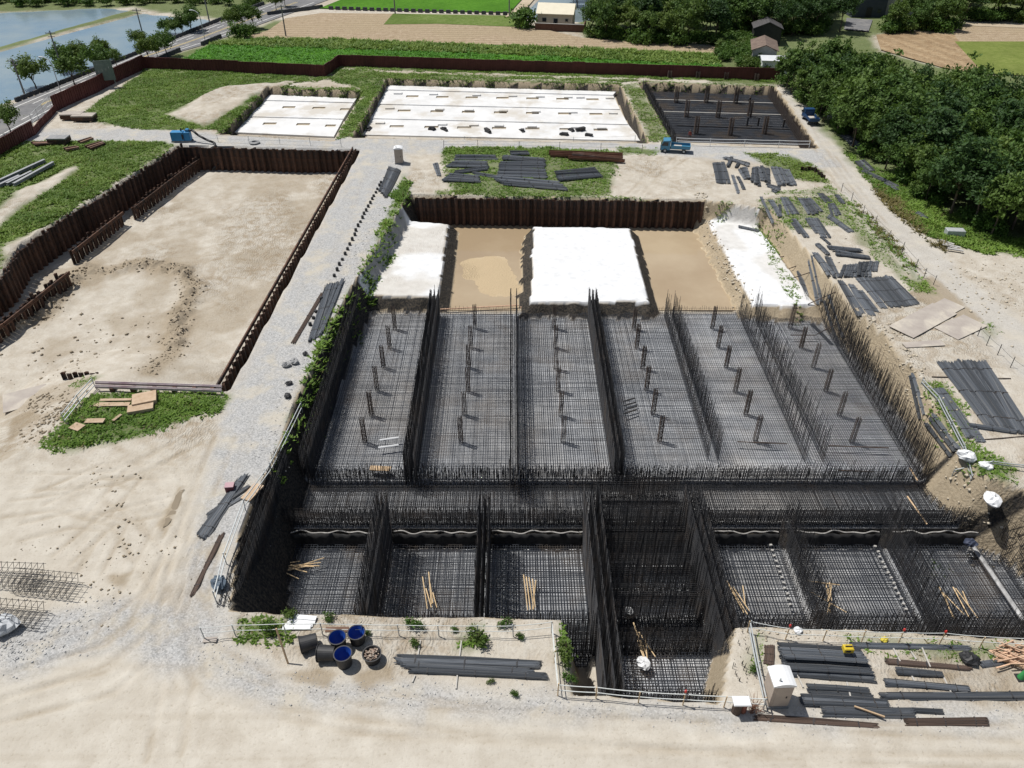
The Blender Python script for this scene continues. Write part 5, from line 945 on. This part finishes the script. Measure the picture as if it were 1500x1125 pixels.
for i, (x1, y1, x2, y2, m) in enumerate(((804,224,912,228,0),(804,227,912,231,0),(806,230,912,234,0),(838,231,910,238,1),(832,234,915,239,0))):
    p, q = GZ(x1,y1), GZ(x2,y2); L = (q-p).length; item('rusty_sheet_pile', 'sheet pile', 'bright rusty sheet pile on top of the stack by the rebar heap' if m else 'dark rusty sheet pile in the stack by the rebar heap', MB().box((0,-.25,0),(L,.25,.04)).box((0,-.27,.04),(L,-.22,.3)).box((0,.22,.04),(L,.27,.3)), M_RUST2 if m else mat('rust_dark', (.12,.055,.035), (.18,.085,.055), 2, .9), p+Vector((0,0,.05+.3*m+.04*i)), slope_angle(p, q), None if m else 'rusty sheet pile stack')
# bamboo and timber poles lying on the sunken mesh
def poles(lines, z, label, group, m=M_BAMB, r=.045):
    for (x1, y1, x2, y2) in lines:
        p, q = G(x1, y1, z+random.uniform(.04, .12)), G(x2, y2, z+random.uniform(.04, .2)); rod(p, q, r, 'bamboo_pole', 'bamboo pole', label, m, group, 6, r*.75)
poles([(390,828,460,830),(396,832,470,824),(400,826,450,838),(388,830,440,822),(410,838,475,817),(425,828,468,829),(405,833,438,848),(420,836,455,828)], -5.0, 'bamboo pole strewn across the first sunken bay', 'bamboo in the first sunken bay')
poles([(619,845,626,892),(624,862,632,890),(628,838,632,885),(630,855,634,884),(634,868,640,890)], -5.0, 'bamboo pole in the second sunken bay', 'bamboo in the second sunken bay'); poles([(767,842,773,894),(771,845,777,893),(775,846,782,893),(780,848,784,890),(785,850,780,893)], -5.0, 'bamboo pole in the third sunken bay', 'bamboo in the third sunken bay')
poles([(928,912,945,965),(930,920,948,960),(936,926,960,962),(945,932,948,965),(932,935,944,966)], -3.78, 'bamboo pole lying in the notch', 'bamboo in the notch'); poles([(1064,850,1095,900),(1068,858,1090,898),(1074,860,1098,895),(1088,858,1092,888)], -5.0, 'bamboo pole in the fourth sunken bay', 'bamboo in the fourth sunken bay')
poles([(1183,851,1230,857),(1186,866,1240,897),(1210,855,1216,898),(1215,853,1218,880),(1218,857,1212,900),(1213,862,1216,890)], -5.0, 'bamboo pole in the fifth sunken bay', 'bamboo in the fifth sunken bay'); poles([(1376,860,1400,910),(1382,868,1396,906),(1396,860,1420,905),(1400,862,1432,905),(1410,866,1420,890),(1385,872,1412,900)], -5.0, 'bamboo pole in the sixth sunken bay', 'bamboo in the sixth sunken bay')
for (x1, y1, x2, y2, lab) in ((556,645,584,641,'white pipe on the first long mesh bay, upper one'),(554,656,584,652,'white pipe on the first long mesh bay, lower one')): rod(G(x1,y1,-3.0), G(x2,y2,-3.0), .09, 'white_pipe', 'pipe', lab, M_WHITE)
board((557,687), 1.7, .55, .06, -.08, 'plywood_board', 'board', 'plywood board on the edge of the first long mesh bay', M_WOOD, z=.62, zz=-3.0); rod(G(1333,686,-2.9), G(1344,704,-2.9), .06, 'timber_batten', 'batten', 'timber batten at the edge of the sixth long bay', M_WOOD); rod(G(1329,727,-3.4), G(1358,768,-3.4), .06, 'timber_batten', 'batten', 'timber batten over the ledge mesh', M_WOOD)
for (a, b, z, lab) in (((1158,491),(1195,491),-2.95,'steel bar on the sixth long bay near the covered bench'),((1213,653),(1302,656),-2.95,'long steel bar across the sixth long bay'),((1228,689),(1280,691),-2.95,'flat steel bar at the starter bars'),((1080,647),(1153,650),-2.95,'thin steel bar on the fifth long bay')): rod(G(*a, z), G(*b, z), .05, 'steel_bar', 'bar', lab, M_BARR)
for (x1, y1, x2, y2) in ((913,588,930,583),(914,594,932,589),(915,600,933,595),(914,606,932,600)): rod(G(x1,y1,-2.98), G(x2,y2,-2.98), .07, 'short_bar', 'bar', 'short dark bar in the row laid on the fourth long bay', M_BAR, 'short bars in a row')
for (x1, y1, x2, y2, lab) in ((535,440,632,452,'pink timber rail below the left covered bench'),(645,453,760,447,'pink timber rail across the muddy channel'),(762,450,925,450,'pink timber rail below the middle covered bench')): rod(G(x1,y1,-3.2), G(x2,y2,-3.2), .07, 'timber_rail', 'rail', lab, mat('pink_timber', (.58,.36,.24), (.65,.44,.31), 3, .8))
sp = MB().box((-.10,-.08,0),(.10,.08,.14), ch=.02).mesh('spacer_block', M_CONC)
for (x0, y0, x1, y1, n, lab) in ((1129,798,1158,885,12,'pale spacer block in the row beside the fourth cross wall'),(1282,800,1328,892,13,'pale spacer block in the row beside the fifth cross wall')):
    for i in range(n):
        tt = i/(n-1); p = G(x0+(x1-x0)*tt, y0+(y1-y0)*tt, -4.9); o = link(bpy.data.objects.new('spacer_block', sp)); o.location = (p.x+random.uniform(-.06,.06), p.y, -5.0); o.rotation_euler.z = random.uniform(-.4,.4); tag(o, lab, 'spacer block', lab[5:])
p, q = G(1425,800,-4.9), G(1500,910,-4.9); rod(p, q, .16, 'drain_pipe', 'pipe', 'mottled pale pipe along the foot of the sandy bank', mat('mottled_pipe', (.5,.5,.5), (.2,.2,.2), 2, .8))
# loose timber heap, cone, bags, boxes on the front strip
for i in range(34):
    cx, cy = 1478+random.uniform(-12, 24), 962+random.uniform(-14, 18); a = random.uniform(-.7, .5); p = GZ(cx, cy); L = random.uniform(1.1, 1.9); z = random.uniform(.05, .5); d = Vector((math.cos(a), math.sin(a), random.uniform(-.1, .1)))*L/2
    rod(p-d+Vector((0,0,z)), p+d+Vector((0,0,z)), .05, 'timber_stick', 'timber', 'pinkish timber stick in the heap by the green cone', mat('pink_stick', (.52,.33,.21), (.62,.43,.30), 3, .85, rnd=.2), 'timber heap', 4)
t = thing('traffic_cone', GZ(1495,993), 'green traffic cone beside the timber heap', 'cone'); MB().lathe([(.05,.72),(.07,.7),(.2,.05)], 14).obj('cone', mat('green_cone', (.03,.22,.06), (.04,.27,.08), 2, .6), t, True); MB().box((-.26,-.26,0),(.26,.26,.05)).obj('base', M_BLK, t)
def GT(px, py):
    p = G(px, py)
    for _ in range(12): p = G(px, py, .5*p.z+.5*hz(p.x, p.y))
    return p
def sack(px, r, label, m, z=0.0, zz=0.0, cat='sack', name='sack'):
    g = random.Random(int(px[0])); b = MB(); n, k = 12, 6; vs = []
    for j in range(k+1):
        ph = math.pi*j/k
        for i in range(n):
            a = 2*math.pi*i/n; f = 1+g.uniform(-.16, .16); vs.append((r*f*math.sin(ph)*math.cos(a)*1.15, r*f*math.sin(ph)*math.sin(a)*.9, r*.62*(1-math.cos(ph))*.85*f))
    b.add(vs, [(j*n+i, j*n+(i+1) % n, (j+1)*n+(i+1) % n, (j+1)*n+i) for j in range(k) for i in range(n)]); p = GZ(*px, zz) if zz != 99 else GT(*px); return item(name, cat, label, b, m, (p.x, p.y, p.z+z if (not zz or zz == 99) else zz+z), random.uniform(0, 3))
sack((1418,968), .5, 'crumpled black plastic bag beside the timber heap', M_BLK, name='plastic_bag', cat='bag'); sack((1415,671), .65, 'white sack on the weeds above the sandy bank', M_WHITE, .05); sack((1444,684), .45, 'half buried white sack on the sandy bank top', M_WHITE, -.1); sack((1452,736), .65, 'crumpled white sack half way down the sandy bank', M_WHITE, -.05, 99); sack((8,923), .8, 'pale grey sack beside the loose rebar cage', mat('grey_sack', (.5,.52,.54), (.38,.4,.42), 2, .7)); sack((1168,926), .25, 'small white bag by the rope fence', M_WHITE); sack((1420,798), .45, 'dark blue net bag on the ledge corner', mat('dark_blue_bag', (.03,.04,.07), (.05,.06,.1), 3, .7), 0, -4.1); sack((942,975), .45, 'pale plastic bag in the notch', M_WHITE, 0, -3.8); sack((921,896), .3, 'small white bag on the corridor mesh', M_WHITE, 0, -5.0)
sack((1295,938), .22, 'small yellow bag in the weeds by the rope fence', mat('yellow_bag', (.6,.5,.05), (.5,.4,.05), 3, .6)); sack((420,537), .35, 'grey cloth heap on the gravel road', M_STEEL, name='cloth_heap', cat='cloth'); sack((432,532), .4, 'larger grey cloth heap on the gravel road', M_STEEL, name='cloth_heap', cat='cloth'); sack((448,520), .28, 'small dark cloth heap near the roadside bundles', M_BLK, name='cloth_heap', cat='cloth'); sack((422,582), .32, 'black bag at the weedy rim', M_BLK, name='plastic_bag', cat='bag'); sack((424,563), .28, 'black bundle of cloth at the weedy rim', M_BLK, name='cloth_heap', cat='cloth'); sack((322,858), .55, 'tangle of dark blue hose at the pit corner', mat('blue_hose', (.05,.07,.1), (.12,.16,.2), 9, .7), name='hose_tangle', cat='hose')
t = thing('tool_box', GZ(1241,953,.6)+Vector((0,0,.62)), 'small yellow machine on the square rebar stack', 'tool box'); MB().box((-.28,-.2,0),(.28,.2,.34), ch=.05).obj('body', mat('machine_yellow', (.62,.46,.03), (.5,.36,.03), 3, .5), t); MB().box((-.18,-.21,.08),(.1,-.2,.26)).obj('panel', M_BLK, t); MB().box((-.2,-.02,.34),(.2,.02,.42)).obj('handle', M_BLK, t)
t = thing('red_box', GZ(338,718), 'small dark red box beside the bundles at the pit rim', 'box', None, .1); MB().box((-.3,-.25,0),(.3,.25,.5), ch=.04).obj('body', mat('dark_red', (.12,.03,.04), (.16,.05,.06), 3, .6), t); MB().box((-.32,-.27,.5),(.32,.27,.56)).obj('lid', mat('pinkish_lid', (.45,.3,.32), (.4,.25,.28), 3, .6), t)
board((370,722), 1.7, .8, .12, 1.2, 'plywood_board', 'board', 'plywood board at the pit rim beside the bundles', M_PLY)
t = thing('stump_stand', GZ(1081,1043), 'dark brown stand with a white top beside the dry brush', 'stand'); MB().lathe([(.0,0),(.27,0),(.25,.95),(0,.95)], 10, (-.12,0,0)).obj('barrel', mat('dark_brown', (.05,.035,.03), (.09,.06,.045), 4, .8), t); MB().lathe([(.0,0),(.2,0),(.19,.85),(0,.85)], 10, (.25,.05,0)).obj('barrel', mat('red_brown', (.16,.05,.035), (.2,.08,.05), 4, .8), t); MB().box((-.45,-.3,1.0),(.5,.3,1.1), ch=.03).obj('top', M_WHITE, t)
b = MB()
for i in range(46):
    a = random.uniform(0, 6.28); r_ = random.uniform(.2, .7); b.tube((random.uniform(-.3,.3), random.uniform(-.3,.3), 0), (math.cos(a)*r_, math.sin(a)*r_, random.uniform(.3, 1.0)), .012, .008, 4)
t = thing('brush_pile', GZ(1104,1040), 'dry reddish brush leaning beside the portable toilet', 'brush'); o = b.obj('twigs', mat('twigs', (.19,.09,.06), (.27,.14,.09), 4, .9), t); o['kind'] = 'stuff'
rod(GZ(1249,1040)+Vector((0,0,.35)), GZ(1294,1054)+Vector((0,0,.25)), .06, 'timber_batten', 'batten', 'loose timber batten across the rusty-ended bundles', M_WOOD, n=4)
for (x1, y1, x2, y2) in ((1168,990,1176,1008),(1240,1000,1246,1025),(1308,950,1318,970),(1350,950,1362,978),(1332,985,1342,1005),(1378,985,1392,1015),(616,938,612,962),(676,938,673,962),(608,990,604,1000),(670,990,668,1010),(1334,955,1342,966)): rod(GZ(x1,y1)+Vector((0,0,.06)), GZ(x2,y2)+Vector((0,0,.06)), .055, 'timber_sleeper', 'sleeper', 'thin timber sleeper under the rebar bundles of the front strip', M_PALE, 'timber sleepers', 4)
for (x1, y1, x2, y2) in ((1150,349,1240,350),(1162,367,1225,369),(1165,384,1230,385),(1190,420,1240,421),(1208,446,1280,447),(1165,332,1200,333),(1365,552,1480,556),(1430,645,1500,640)): rod(GZ(x1,y1)+Vector((0,0,.05)), GZ(x2,y2)+Vector((0,0,.05)), .05, 'timber_sleeper', 'sleeper', 'thin timber sleeper under the bundles of the rebar yard', M_BARR, 'yard sleepers', 4)
st = MB().lathe([(.17,-.1),(.17,.28),(.14,.34),(0,.36)], 10).mesh('pile_stub', M_BLK)
for (x, y) in ((412,582),(428,550),(440,520),(456,492),(472,463),(485,436),(497,410),(511,384),(525,357),(530,333),(543,308),(555,285),(567,263),(575,240),(587,222),(598,200),(610,180),(620,158),(628,142),(640,122),(648,104),(660,85),(668,68),(312,780),(298,815),(280,852),(342,712)):
    p = GZ(380+x*.2667, 250+y*.2667); o = link(bpy.data.objects.new('pile_stub', st)); o.location = p; o.rotation_euler.z = random.uniform(0, 6); o.scale = (1, 1, random.uniform(.7, 1.2)); tag(o, 'short black stub in the line down the gravel road', 'stub', 'black stubs on the gravel road')
# loose rebar cage frames on the churned ground
for k, (x, y, rz, lab) in enumerate(((70,862,-.12,'loose open rebar cage on the churned sand'),(18,905,-.10,'second loose rebar cage beside the pale sack'),(20,850,-.05,'third loose rebar cage tangled with the first'))):
    t = thing('rebar_cage', GZ(x,y), lab, 'rebar cage', 'loose rebar cages', rz); A, B = [], []
    for z in (.12, 1.0):
        for yy in (-.6,-.2,.2,.6): A.append((-2.2,yy,z)); B.append((2.2,yy,z+random.uniform(-.1,.1)))
    for xx in np.arange(-1.9, 2, .4):
        c = [(xx,-.65,.1),(xx,.65,.1),(xx+.3,.65,1.05),(xx+.3,-.65,1.05)]
        for i in range(4): A.append(c[i]); B.append(c[(i+1) % 4])
    bars('rods', A, B, .018, M_BAR, t)
for (x, y, h, kind) in ((632,190,.5,0),(652,191,.45,1),(715,194,.6,0),(826,198,.35,0),(850,192,.7,0),(862,199,.3,1),(838,192,.4,1),(540,190,.3,1),(765,192,.2,1)):
    p = G(x, y, -1.57); mb = MB()
    for i in range(4): mb.box((-.5+random.uniform(-.3,.3),-.2+random.uniform(-.2,.2),.08*i),(.45+random.uniform(-.3,.5),.25,.08*i+h*.5), Matrix.Rotation(random.uniform(-.4,.4), 4, 'Z'))
    item('formwork_pile', 'formwork', 'small dark pile of formwork left on the big white slab', mb, M_BAR, (p.x, p.y, -1.57), random.uniform(0, 3), 'formwork piles on the slab')
item('cable_drum', 'cable', 'coil of dark cable lying on the gravel road above the sandy pit', MB().lathe([(.3,.0),(.75,.05),(.8,.22),(.4,.3),(.3,.0)], 14), M_STEEL, GZ(373,210)); item('tank_box', 'box', 'grey steel box in the verge below the plantation', MB().box((-1.0,-.5,0),(1.0,.5,.75), ch=.05), M_GALV, GZ(1397,345), -.1); item('tank_box', 'box', 'pale box beside the dirt road near the dark blue truck', MB().box((-.75,-.5,0),(.75,.5,.5), ch=.05), M_PALE, GZ(1219,174), -.3)
for i in range(5): board((1382+4*i,358+3*i-(i % 2)*3), 1.6, .3, .12, -1.0+.15*i, 'concrete_offcut', 'concrete piece', 'pale concrete piece in the rubble beside the dirt road', M_CONC, 'concrete pieces by the dirt road', .05*i)
# ------------------------------------------------------------------ farmhouse and sheds
M_CREAM = mat('cream_wall', (.62,.56,.44), (.56,.50,.40), 1, .9); M_ROOFC = mat('cream_roof', (.76,.70,.55), (.70,.64,.50), 1, .7)
p, q = GZ(787,40), GZ(838,42); t = thing('farmhouse', p, 'cream farmhouse with pale gable roof behind a brown wall', 'house', None, slope_angle(p, q)); W = (q-p).length
MB().box((0,0,-.1),(W,5.5,3.0)).obj('wall', M_CREAM, t); r = MB(); r.add([(-.3,-.5,2.9),(W+.3,-.5,2.9),(W+.3,2.75,4.6),(-.3,2.75,4.6),(-.3,6,2.9),(W+.3,6,2.9),(-.3,-.5,3.05),(W+.3,-.5,3.05),(W+.3,2.75,4.78),(-.3,2.75,4.78),(-.3,6,3.05),(W+.3,6,3.05)], [(0,3,2,1),(3,4,5,2),(6,7,8,9),(9,8,11,10),(0,1,7,6),(4,10,11,5),(0,6,9,3),(3,9,10,4),(1,2,8,7),(2,5,11,8)]); r.obj('roof', M_ROOFC, t)
for (x, w_, z0, z1, nm) in ((1.6,.9,1.3,2.1,'window'),(6.7,.6,1.5,2.0,'window'),(4.2,.9,0,2.0,'door')):
    wn_ = MB().box((x-w_/2-.08,-.06,z0-.08),(x+w_/2+.08,-.002,z1+.08)).obj(nm, M_PALE, t); MB().box((x-w_/2,-.09,z0),(x+w_/2,-.062,z1)).obj('pane', M_GLASS, wn_)
g = MB().add([(0,-.002,3.0),(0,5.5,3.0),(0,2.75,4.6),(W,-.002,3.0),(W,5.5,3.0),(W,2.75,4.6)], [(0,2,1),(3,4,5)]); g.obj('gable', M_CREAM, t)
t2 = thing('garden_wall', p+Vector((-.6,-3,0)), 'low brown wall in front of the cream farmhouse', 'wall', None, slope_angle(p, q)); M_BRW = mat('brown_wall', (.10,.05,.035), (.14,.075,.055), 2, .9); MB().box((0,-.1,-.1),(W+3,.1,1.5)).obj('wall', M_BRW, t2); MB().box((W+2.8,.1,-.1),(W+3,6,1.5)).obj('side_wall', M_BRW, t2); MB().box((-.05,-.15,1.5),(W+3.05,.15,1.6)).obj('coping', M_CONC, t2)
M_DROOF = mat('dark_roof', (.045,.043,.045), (.08,.075,.075), 1, .8, stretch=(.4,6,1)); M_RROOF = mat('red_roof', (.45,.14,.12), (.55,.2,.17), 1, .7); M_BRROOF = mat('brown_tile_roof', (.12,.085,.07), (.19,.14,.11), 1.2, .9); M_WROOF = mat('white_roof', (.66,.67,.68), (.58,.6,.62), 1, .6)
def shed(px, l, w, h, rh, rz, label, wallm, roofm, cat='shed'):
    t = thing('shed', GZ(*px), label, cat, None, rz); MB().box((-l/2,-w/2,-.1),(l/2,w/2,h)).obj('wall', wallm, t)
    r = MB(); e = .35; vs = [(-l/2-e,-w/2-e,h),(l/2+e,-w/2-e,h),(l/2+e,0,h+rh),(-l/2-e,0,h+rh),(-l/2-e,w/2+e,h),(l/2+e,w/2+e,h)]; vs += [(x,y,z+.12) for x,y,z in vs]; r.add(vs, [(0,3,2,1),(3,4,5,2),(6,7,8,9),(9,8,11,10),(0,1,7,6),(4,10,11,5),(0,6,9,3),(3,9,10,4),(1,2,8,7),(2,5,11,8)]); r.obj('roof', roofm, t)
    MB().add([(-l/2,-w/2,h),(-l/2,w/2,h),(-l/2,0,h+rh),(l/2,-w/2,h),(l/2,w/2,h),(l/2,0,h+rh)], [(0,2,1),(3,4,5)]).obj('gable', wallm, t); d = MB().box((-.7,-w/2-.05,0),(.7,-w/2-.004,min(2.2,h-.2))).obj('door', M_BLK, t); MB().box((l*.25,-w/2-.05,1),(l*.25+.9,-w/2-.004,1.8)).obj('window', M_GLASS, t); return t
shed((1120,62), 5, 5.5, 3.2, 1.3, 1.4, 'dark open-fronted shed with black roof among the shrubs', M_BLK, M_DROOF); shed((1116,88), 8, 4.5, 2.6, 1.0, 1.35, 'long low shed with brown tiled roof among the shrubs', M_CONC, M_BRROOF); shed((1140,104), 7, 3.5, 2.2, .5, -.1, 'low white-walled shed behind the end of the hoarding', M_WHITE, M_WROOF)
shed((1265,22), 8, 5, 4.8, .9, .03, 'dark cabin with a white roof behind the paved yard', mat('dark_cabin', (.04,.05,.07), (.06,.07,.09), 1, .7), M_WROOF, 'cabin'); shed((1312,18), 8, 5, 5.2, 1.3, -.05, 'shed with a bright red roof beside the dark cabin', M_CONC, M_RROOF); shed((930,2), 22, 8, 4, 1.5, .05, 'long blue-grey warehouse beyond the grove', M_CONC, mat('bluegrey_roof', (.25,.32,.42), (.3,.36,.45), 1, .6), 'warehouse')
sheet('paved_yard', GP([(1236,44),(1272,47),(1278,30),(1240,27)]), .17, M_ASPH)
t = thing('parked_car', GZ(1330,8), 'white car parked behind the red-roofed shed', 'car', None, .1); MB().box((-2.1,-.85,.35),(2.1,.85,.95), ch=.1).obj('body', M_WHITE, t); MB().box((-1.2,-.75,.95),(1.0,.75,1.5), ch=.22).obj('cabin', M_GLASS, t)
for x in (-1.3, 1.3):
    for s in (-1, 1): MB().tube((x,s*.68,.32),(x,s*.87,.32),.32,.32,12).obj('wheel', M_TYRE, t)
# ------------------------------------------------------------------ people
def person(loc, rz, shirt, pants, hat, label, bend=0.0):
    vs = [(0,0,.95),(0,bend*.25,1.2),(0,bend*.5,1.42),(0,bend*.55,1.52),(0,bend*.62,1.66),(.11,0,.9),(.13,.04,.5),(.14,0,.09),(.15,.13,.04),(-.11,0,.9),(-.13,-.02,.5),(-.14,-.05,.09),(-.15,.08,.04),(.19,bend*.5,1.40),(.25,bend*.5+.03,1.13),(.24,bend*.5+.15,.90),(-.19,bend*.5,1.40),(-.25,bend*.5+.03,1.13),(-.24,bend*.5+.12,.9)]
    es = [(0,1),(1,2),(2,3),(3,4),(0,5),(5,6),(6,7),(7,8),(0,9),(9,10),(10,11),(11,12),(2,13),(13,14),(14,15),(2,16),(16,17),(17,18)]; rs = [.15,.14,.15,.06,.105,.1,.075,.055,.05,.1,.075,.055,.05,.07,.05,.04,.07,.05,.04]
    me = bpy.data.meshes.new('person'); me.from_pydata(vs, es, []); o = link(bpy.data.objects.new('person', me)); o.location = loc; o.rotation_euler.z = rz; o.modifiers.new('skin', 'SKIN'); s_ = o.modifiers.new('sub', 'SUBSURF'); s_.levels = 1; s_.render_levels = 2
    for i, d in enumerate(me.skin_vertices[0].data): d.radius = (rs[i], rs[i]); d.use_root = i == 0
    m, nt, p_ = newmat('clothes'); z = nd(nt, 'ShaderNodeSeparateXYZ', {0: nd(nt, 'ShaderNodeTexCoord').outputs['Object']}).outputs[2]; c = ramp(nt, math_(nt, 'DIVIDE', z, 2.0), [(0, (.03,.025,.02)), (.05, pants), (.475, shirt), (.745, (.42,.26,.18))], 'CONSTANT'); nt.links.new(c, p_.inputs['Base Color']); me.materials.append(m)
    MB().lathe([(.17,1.70),(.13,1.76),(.06,1.83),(0,1.84)], 12, (0, bend*.62, 0)).obj('hat', hat, o, True); return tag(o, label, 'person')
M_HAT = mat('hat_yellow', (.6,.5,.1), (.55,.45,.1), 2, .6)
p = G(1010,206,-1.5); person((p.x,p.y,-1.55), 2.5, (.20,.035,.025), (.03,.03,.04), M_BLK, 'person in dark red top standing at the front of the far mesh', .2); p = G(1097,155,-1.5); person((p.x,p.y,-1.55), .6, (.03,.03,.035), (.03,.03,.04), M_BLK, 'person in black standing on the far mesh near a column cage'); p = GZ(1168,142); person(p, 1.0, (.05,.22,.24), (.05,.06,.09), M_WHITE, 'person in teal top standing at the edge of the plantation')
# ------------------------------------------------------------------ undergrowth, soil clods, puddles
ed = [Vector(p) for p in wood[:7]]
for i in range(42):
    c = along(ed, random.random()); p = Vector((c.x+random.uniform(-.3, 3.2), c.y+random.uniform(-.6, 1.5))); TK_BUSH.put((p.x, p.y, hz(p.x, p.y)-.02), 'low shrub in the undergrowth at the foot of the plantation', 'shrub', 'undergrowth of the plantation', random.uniform(.7, 1.3))
def clods(name, sites, n, label, m, smin, smax, spread):
    V, Q = [], []; base = np.array([(1,0,0),(-1,0,0),(0,1,0),(0,-1,0),(0,0,1),(0,0,-1)], float); tri = np.array([(0,2,4),(2,1,4),(1,3,4),(3,0,4),(2,0,5),(1,2,5),(3,1,5),(0,3,5)])
    L = [Vector(p) for p in sites]
    for i in range(n):
        c = along(L, random.random()); x = c.x+random.gauss(0, spread); y = c.y+random.gauss(0, spread); s_ = smin+(smax-smin)*random.random()**2.5
        v = base*(1+RNG.uniform(-.35, .35, (6, 3)))*s_*np.array([1.2, 1, .7]); a = random.uniform(0, 6.28); r_ = np.array([[math.cos(a), -math.sin(a), 0], [math.sin(a), math.cos(a), 0], [0, 0, 1]]); v = v@r_.T+RNG.normal(0, .12*s_, (6, 3))
        Q.append(tri+6*i); V.append(v+np.array([x, y, hz(x, y)+s_*.3]))
    c0 = np.array([*L[0], 0]); o = link(bpy.data.objects.new(name, mesh_np(name, np.concatenate(V)-c0, np.concatenate(Q), m))); o.location = c0; tag(o, label, 'soil'); o['kind'] = 'stuff'
M_CLOD = mat('clod', (.27,.22,.155), (.38,.32,.235), 3, .95, world=True); M_CLODS = mat('pale_clod', (.44,.38,.29), (.54,.48,.38), 3, .95, world=True); M_STONE = mat('gravel_stone', (.36,.36,.355), (.52,.51,.50), 4, .95, world=True)
clods('soil_clods', GP([(150,400),(205,385),(268,398),(285,425),(265,460),(255,520),(230,570)], -3.3), 900, 'dark clods along the curved berm in the sandy pit', M_CLOD, .025, .16, .75); clods('soil_clods', GP([(-20,500),(60,465),(110,410),(128,395)], -3.3), 500, 'dark clods heaped along the low piles in the sandy pit', M_CLOD, .03, .2, .8)
clods('soil_clods', GP([(30,540),(90,560),(140,500),(60,520),(200,470),(120,450)], -2.5), 130, 'scattered clods on the floor of the sandy pit', M_CLOD, .04, .2, 2.4); clods('soil_clods', GP([(30,560),(90,575),(60,610),(110,600),(40,640)]), 380, 'churned clods beside the small grass plot', M_CLOD, .03, .2, 1.0)
clods('soil_clods', GP([(1250,450),(1300,482),(1345,540),(1385,610),(1410,680),(1450,720),(1490,765)]), 420, 'pale clods along the crest of the sandy bank', M_CLODS, .03, .18, .6); clods('soil_clods', GP([(1022,318),(1048,365),(1075,415),(1092,452)], -3.1), 380, 'pale clods on the crumbled side of the covered bench', M_CLODS, .03, .2, .4)
clods('soil_clods', GP([(350,902),(600,905),(820,908)]), 300, 'crumbs of soil along the pit edge behind the rope fence', M_CLODS, .015, .07, .35); clods('soil_clods', GP([(1085,925),(1300,930),(1500,940)]), 380, 'crumbs of soil along the pit edge behind the rebar stacks', M_CLODS, .02, .09, .35); clods('soil_clods', GP([(1400,380),(1460,440),(1500,400),(1480,470),(1440,400)]), 420, 'pale rubble on the cleared ground beside the dirt road', M_CLODS, .02, .15, 2.6)
clods('gravel_stones', GP([(330,900),(300,950),(420,1005),(800,1026),(1100,1050),(1500,1045)]), 1500, 'loose grey stones along the gravel verge', M_STONE, .015, .055, .6); clods('gravel_stones', GP([(60,900),(0,940),(40,960),(160,880)]), 500, 'loose grey stones beside the pale sack', M_STONE, .02, .08, .9); clods('soil_clods', GP([(60,690),(200,700),(150,780),(230,820),(60,800),(180,870)]), 200, 'crumbs of dried mud between the tyre ruts', M_CLOD, .025, .12, 1.6)
clods('gravel_stones', GP([(560,300),(500,420),(440,540),(400,640),(350,770)]), 900, 'loose grey stones along the edge of the gravel road', M_STONE, .02, .07, .7)
def puddle(px, label_z, n=18):
    P = GP(px); L = [Vector(p) for p in P]+[Vector(P[0])]; sheet('puddle', [tuple(along(L, i/n)+Vector((random.uniform(-.08, .08), random.uniform(-.08, .08)))) for i in range(n)], label_z, water_mat('puddle_water', (.20,.165,.115), .1, .03, .8, (.27,.225,.165)))
for px in ([(238,772),(246,752),(258,724),(266,716),(270,718),(266,730),(256,754),(246,770)],):
    zc_ = sum(hz(*p) for p in GP(px))/len(px); puddle(px, zc_+.02)
